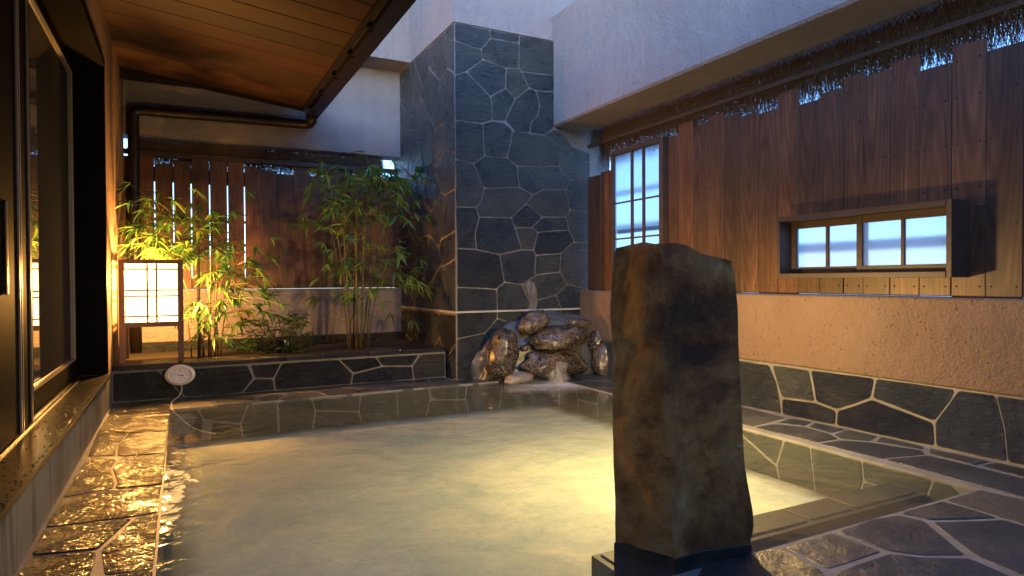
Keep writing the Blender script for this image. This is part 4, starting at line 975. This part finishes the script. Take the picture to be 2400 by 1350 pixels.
# ------------------------------------------------------------------ bamboo
LEAFM = []
for k in range(5):
    L = 1.0; w = .052 + .010 * k; droop = .10 + .07 * k; vs = []; 
    ts = [0, .12, .3, .55, .8, 1.0]; ws = [.12, .75, 1, .85, .42, 0]
    for t, q in zip(ts, ws):
        z = -droop * t * t; vs += [(t, -w * q, z + .02 * q), (t, 0, z), (t, w * q, z + .02 * q)]
    fs = []
    for i in range(5): a = i * 3; fs += [(a, a + 1, a + 4, a + 3), (a + 1, a + 2, a + 5, a + 4)]
    me = mesh('leaf', vs, fs, True); me.materials.append(M['leaf']); LEAFM.append(me)
def bamboo(label, culms, blobs, nspray, name='bamboo'):
    root = empty(name, label, 'bamboo', 'bamboo clumps in the planter')
    cl = []
    for (x, y, h, lx, ly, r) in culms:
        pts = [(x + lx * (t ** 1.5), y + ly * t, .26 + (h - .26) * t) for t in [i / 8 for i in range(9)]]
        rr = [r * (1 - .45 * i / 8) for i in range(9)]
        m = MB().tube(pts, rr, 8)
        for t in [.12 + .13 * q for q in range(7)]:
            p = (x + lx * t ** 1.5, y + ly * t, .26 + (h - .26) * t); m.tube([(p[0], p[1], p[2] - .004), (p[0], p[1], p[2]), (p[0], p[1], p[2] + .004)], [r * .8, r * 1.18, r * .8], 8)
        m.build('culm', M['culm'], root, True); cl.append([Vector(p) for p in pts])
    tw = MB(); leaves = []
    tot = sum(b[5] for b in blobs)
    for i in range(nspray):
        q = random.uniform(0, tot); 
        for b in blobs:
            q -= b[5]
            if q <= 0: break
        u, v = random.gauss(b[0], b[2]), random.gauss(b[1], b[3]); Y = random.gauss(b[4], .16)
        Y = min(max(Y, 6.35), 7.55)
        c = on(1, Y, u, v)
        c.x = max(c.x, XL + .1)
        if c.x > XP - .03 and Y > 5.9: c.x = XP - .08
        # nearest culm point somewhat below
        best = min((p for cc in cl for p in cc[2:]), key=lambda p: (p - c).length + (0 if p.z < c.z + .05 else .5))
        mid = best.lerp(c, .55) + Vector((0, 0, .05 * (c - best).length + .015))
        if (c - best).length > .03: tw.tube([best, mid, c], [.0028, .0018, .001], 4, False)
        hd = (c - best); az = math.atan2(hd.y, hd.x) if hd.length > .02 else random.uniform(0, 6.28)
        az += random.uniform(-.6, .6)
        nl = random.choice((4, 5, 5, 6, 7))
        for k in range(nl):
            a = az + (k / (nl - 1) - .5) * random.uniform(1.7, 2.6); el = random.uniform(-.95, .25)
            leaves.append((c + Vector((random.uniform(-.01, .01), random.uniform(-.01, .01), random.uniform(-.012, .012))), a, el, random.uniform(.10, .19)))
    tw.build('twigs', M['twig'], root)['kind'] = 'stuff'
    leaves.sort(key=lambda L_: -L_[3] / fwd(L_[0]))
    rest = MB()
    for i, (p, a, el, L) in enumerate(leaves):
        me = random.choice(LEAFM); R = Matrix.Rotation(a, 4, 'Z') @ Matrix.Rotation(-el, 4, 'Y') @ Matrix.Rotation(random.uniform(-.9, .9), 4, 'X')
        Mx = Matrix.Translation(p) @ R @ Matrix.Scale(L, 4)
        if i < 300: o = link('leaf', me, None, root); o.matrix_basis = Mx
        else: rest.add([Mx @ v.co for v in me.vertices], [tuple(f.vertices) for f in me.polygons])
    if rest.v: o = rest.build('foliage', M['leaf'], root, True); o['kind'] = 'stuff'
    return root
A_blobs = [(345, 480, 32, 22, 6.9, 1.3), (400, 500, 45, 25, 6.85, 1.8), (470, 520, 45, 28, 6.9, 1.4), (360, 560, 35, 25, 6.85, 2.0), (410, 585, 45, 16, 6.8, 1.8), (540, 560, 40, 35, 6.95, .8), (520, 640, 45, 40, 6.8, 1.6),
           (590, 600, 35, 25, 6.9, .7), (500, 720, 50, 30, 6.7, 1.4), (580, 715, 45, 35, 6.7, 1.2), (620, 670, 30, 15, 6.8, .4), (490, 770, 25, 20, 6.7, .5)]
bamboo('bamboo clump glowing yellow right behind the paper lantern',
       [(.145, 6.86, 1.80, .0, .02, .017), (.23, 6.82, 1.55, .04, .0, .013), (.19, 6.90, 1.35, -.30, .0, .008), (.28, 6.86, 1.60, .06, .05, .009), (.33, 6.84, 1.4, .20, .0, .007), (.08, 6.9, 1.65, -.25, -.05, .007),
        (.25, 6.92, 1.3, .30, .05, .006), (.17, 6.80, 1.1, .10, -.03, .006), (.31, 6.92, 1.7, -.05, .05, .008)], A_blobs, 215)
B_blobs = [(790, 430, 35, 25, 6.85, 1.9), (870, 405, 50, 16, 6.9, 1.5), (920, 430, 35, 22, 6.85, 2.0), (770, 480, 30, 22, 6.85, 1.0), (830, 500, 40, 30, 6.9, 1.2), (900, 500, 40, 25, 6.8, 1.2), (965, 520, 25, 50, 6.6, .8), (850, 590, 45, 30, 6.75, 1.5),
           (780, 610, 35, 25, 6.8, .6), (900, 620, 35, 40, 6.8, .7), (830, 700, 35, 18, 6.65, .9), (960, 650, 25, 40, 6.6, .4), (760, 700, 40, 20, 6.8, .4), (940, 740, 30, 15, 6.7, .3), (735, 520, 20, 15, 6.9, .3)]
bamboo('taller darker green bamboo clump beside the slate pillar',
       [(1.60, 6.86, 2.05, -.10, .0, .012), (1.66, 6.82, 2.15, .02, .02, .014), (1.72, 6.88, 2.2, .12, .0, .012), (1.78, 6.84, 2.1, .22, .03, .010), (1.63, 6.92, 1.9, -.22, .0, .009), (1.75, 6.93, 1.95, .32, .0, .009),
        (1.69, 6.78, 1.7, .05, -.05, .008), (1.57, 6.82, 1.5, -.16, .0, .007), (1.81, 6.90, 1.6, .30, .0, .007), (1.70, 6.95, 2.1, -.04, .0, .012), (1.64, 6.88, 2.0, .06, .03, .010)], B_blobs, 250)

# ------------------------------------------------------------------ nandina shrubs
NM = mesh('leaf', [(0, 0, 0), (.35, -.2, .03), (1, 0, -.08), (.35, .2, .03), (.35, 0, 0)], [(0, 1, 4), (1, 2, 4), (2, 3, 4), (3, 0, 4)]); NM.materials.append(M['nandina'])
def shrub(name, label, blobs, n, Yc, base, Lr=(.045, .075), berries=None):
    root = empty(name, label, 'shrub'); tw = MB(); lv = []
    for i in range(n):
        b = random.choice(blobs); Y = random.gauss(Yc, .09); c = on(1, Y, random.gauss(b[0], b[2]), random.gauss(b[1], b[3])); c.z = max(c.z, .33)
        bs = Vector(base) + Vector((random.uniform(-.06, .06), random.uniform(-.05, .05), 0))
        tw.tube([bs, bs.lerp(c, .6) + Vector((0, 0, .05)), c], [.004, .003, .0012], 4, False)
        az = math.atan2(c.y - bs.y, c.x - bs.x) + random.uniform(-1, 1); ax_ = Vector((math.cos(az), math.sin(az), random.uniform(-.2, .5))).normalized(); sd2 = ax_.cross(Vector((0, 0, 1))).normalized()
        for k in range(4):
            p = c + ax_ * .035 * k; tw.tube([c, p + ax_ * .001], .001, 3, False)
            for sgn in (-1, 1): lv.append((p, math.atan2((ax_ + sd2 * sgn * 1.3).y, (ax_ + sd2 * sgn * 1.3).x), random.uniform(-.4, .3), random.uniform(*Lr)))
        lv.append((c + ax_ * .12, az, 0, Lr[1]))
    tw.build('stems', M['twig'], root)['kind'] = 'stuff'; rest = MB(); lv.sort(key=lambda q: -q[3])
    for i, (p, a, el, L) in enumerate(lv):
        Mx = Matrix.Translation(p) @ Matrix.Rotation(a, 4, 'Z') @ Matrix.Rotation(-el, 4, 'Y') @ Matrix.Rotation(random.uniform(-.6, .6), 4, 'X') @ Matrix.Scale(L, 4)
        if i < 300: o = link('leaf', NM, None, root); o.matrix_basis = Mx
        else: rest.add([Mx @ v.co for v in NM.vertices], [tuple(f.vertices) for f in NM.polygons])
    if rest.v: o = rest.build('foliage', M['nandina'], root); o['kind'] = 'stuff'
    if berries:
        m = MB()
        for i in range(berries[4]):
            c = on(1, Yc, random.gauss(berries[0], berries[2]), random.gauss(berries[1], berries[3])); bm = bmesh.new(); bmesh.ops.create_icosphere(bm, subdivisions=1, radius=.006)
            m.add([v.co + c for v in bm.verts], [[v.index for v in f.verts] for f in bm.faces]); bm.free()
        o = m.build('berries', M['berry'], root, True); o['kind'] = 'stuff'
    return root
shrub('nandina_shrub', 'low leafy shrub with red berries between the two bamboo clumps', [(620, 790, 28, 22), (590, 770, 25, 20), (650, 770, 25, 20), (640, 810, 30, 10)], 90, 6.72, (.82, 6.75, .27), berries=(572, 738, 13, 9, 26))
shrub('nandina_shrub', 'small dark green shrub beside the dark cylinder, right of the berry shrub', [(685, 760, 14, 16), (700, 780, 14, 12), (700, 812, 14, 5)], 34, 6.70, (1.03, 6.72, .27))
gs = empty('garden_spotlight', 'small dark green cylinder garden light at the foot of the shrub', 'garden light')
gp = on(1, 6.62, 673, 822); gp.z = .27
MB().tube([gp, gp + Vector((0, 0, .10)), gp + Vector((0, 0, .15)), gp + Vector((0, 0, .155))], [.03, .033, .036, .030], 16).build('housing', M['dark_green'], gs, True)
MB().tube([gp + Vector((0, 0, -.02)), gp + Vector((0, 0, .002))], .04, 16).build('base', M['dark_green'], gs)
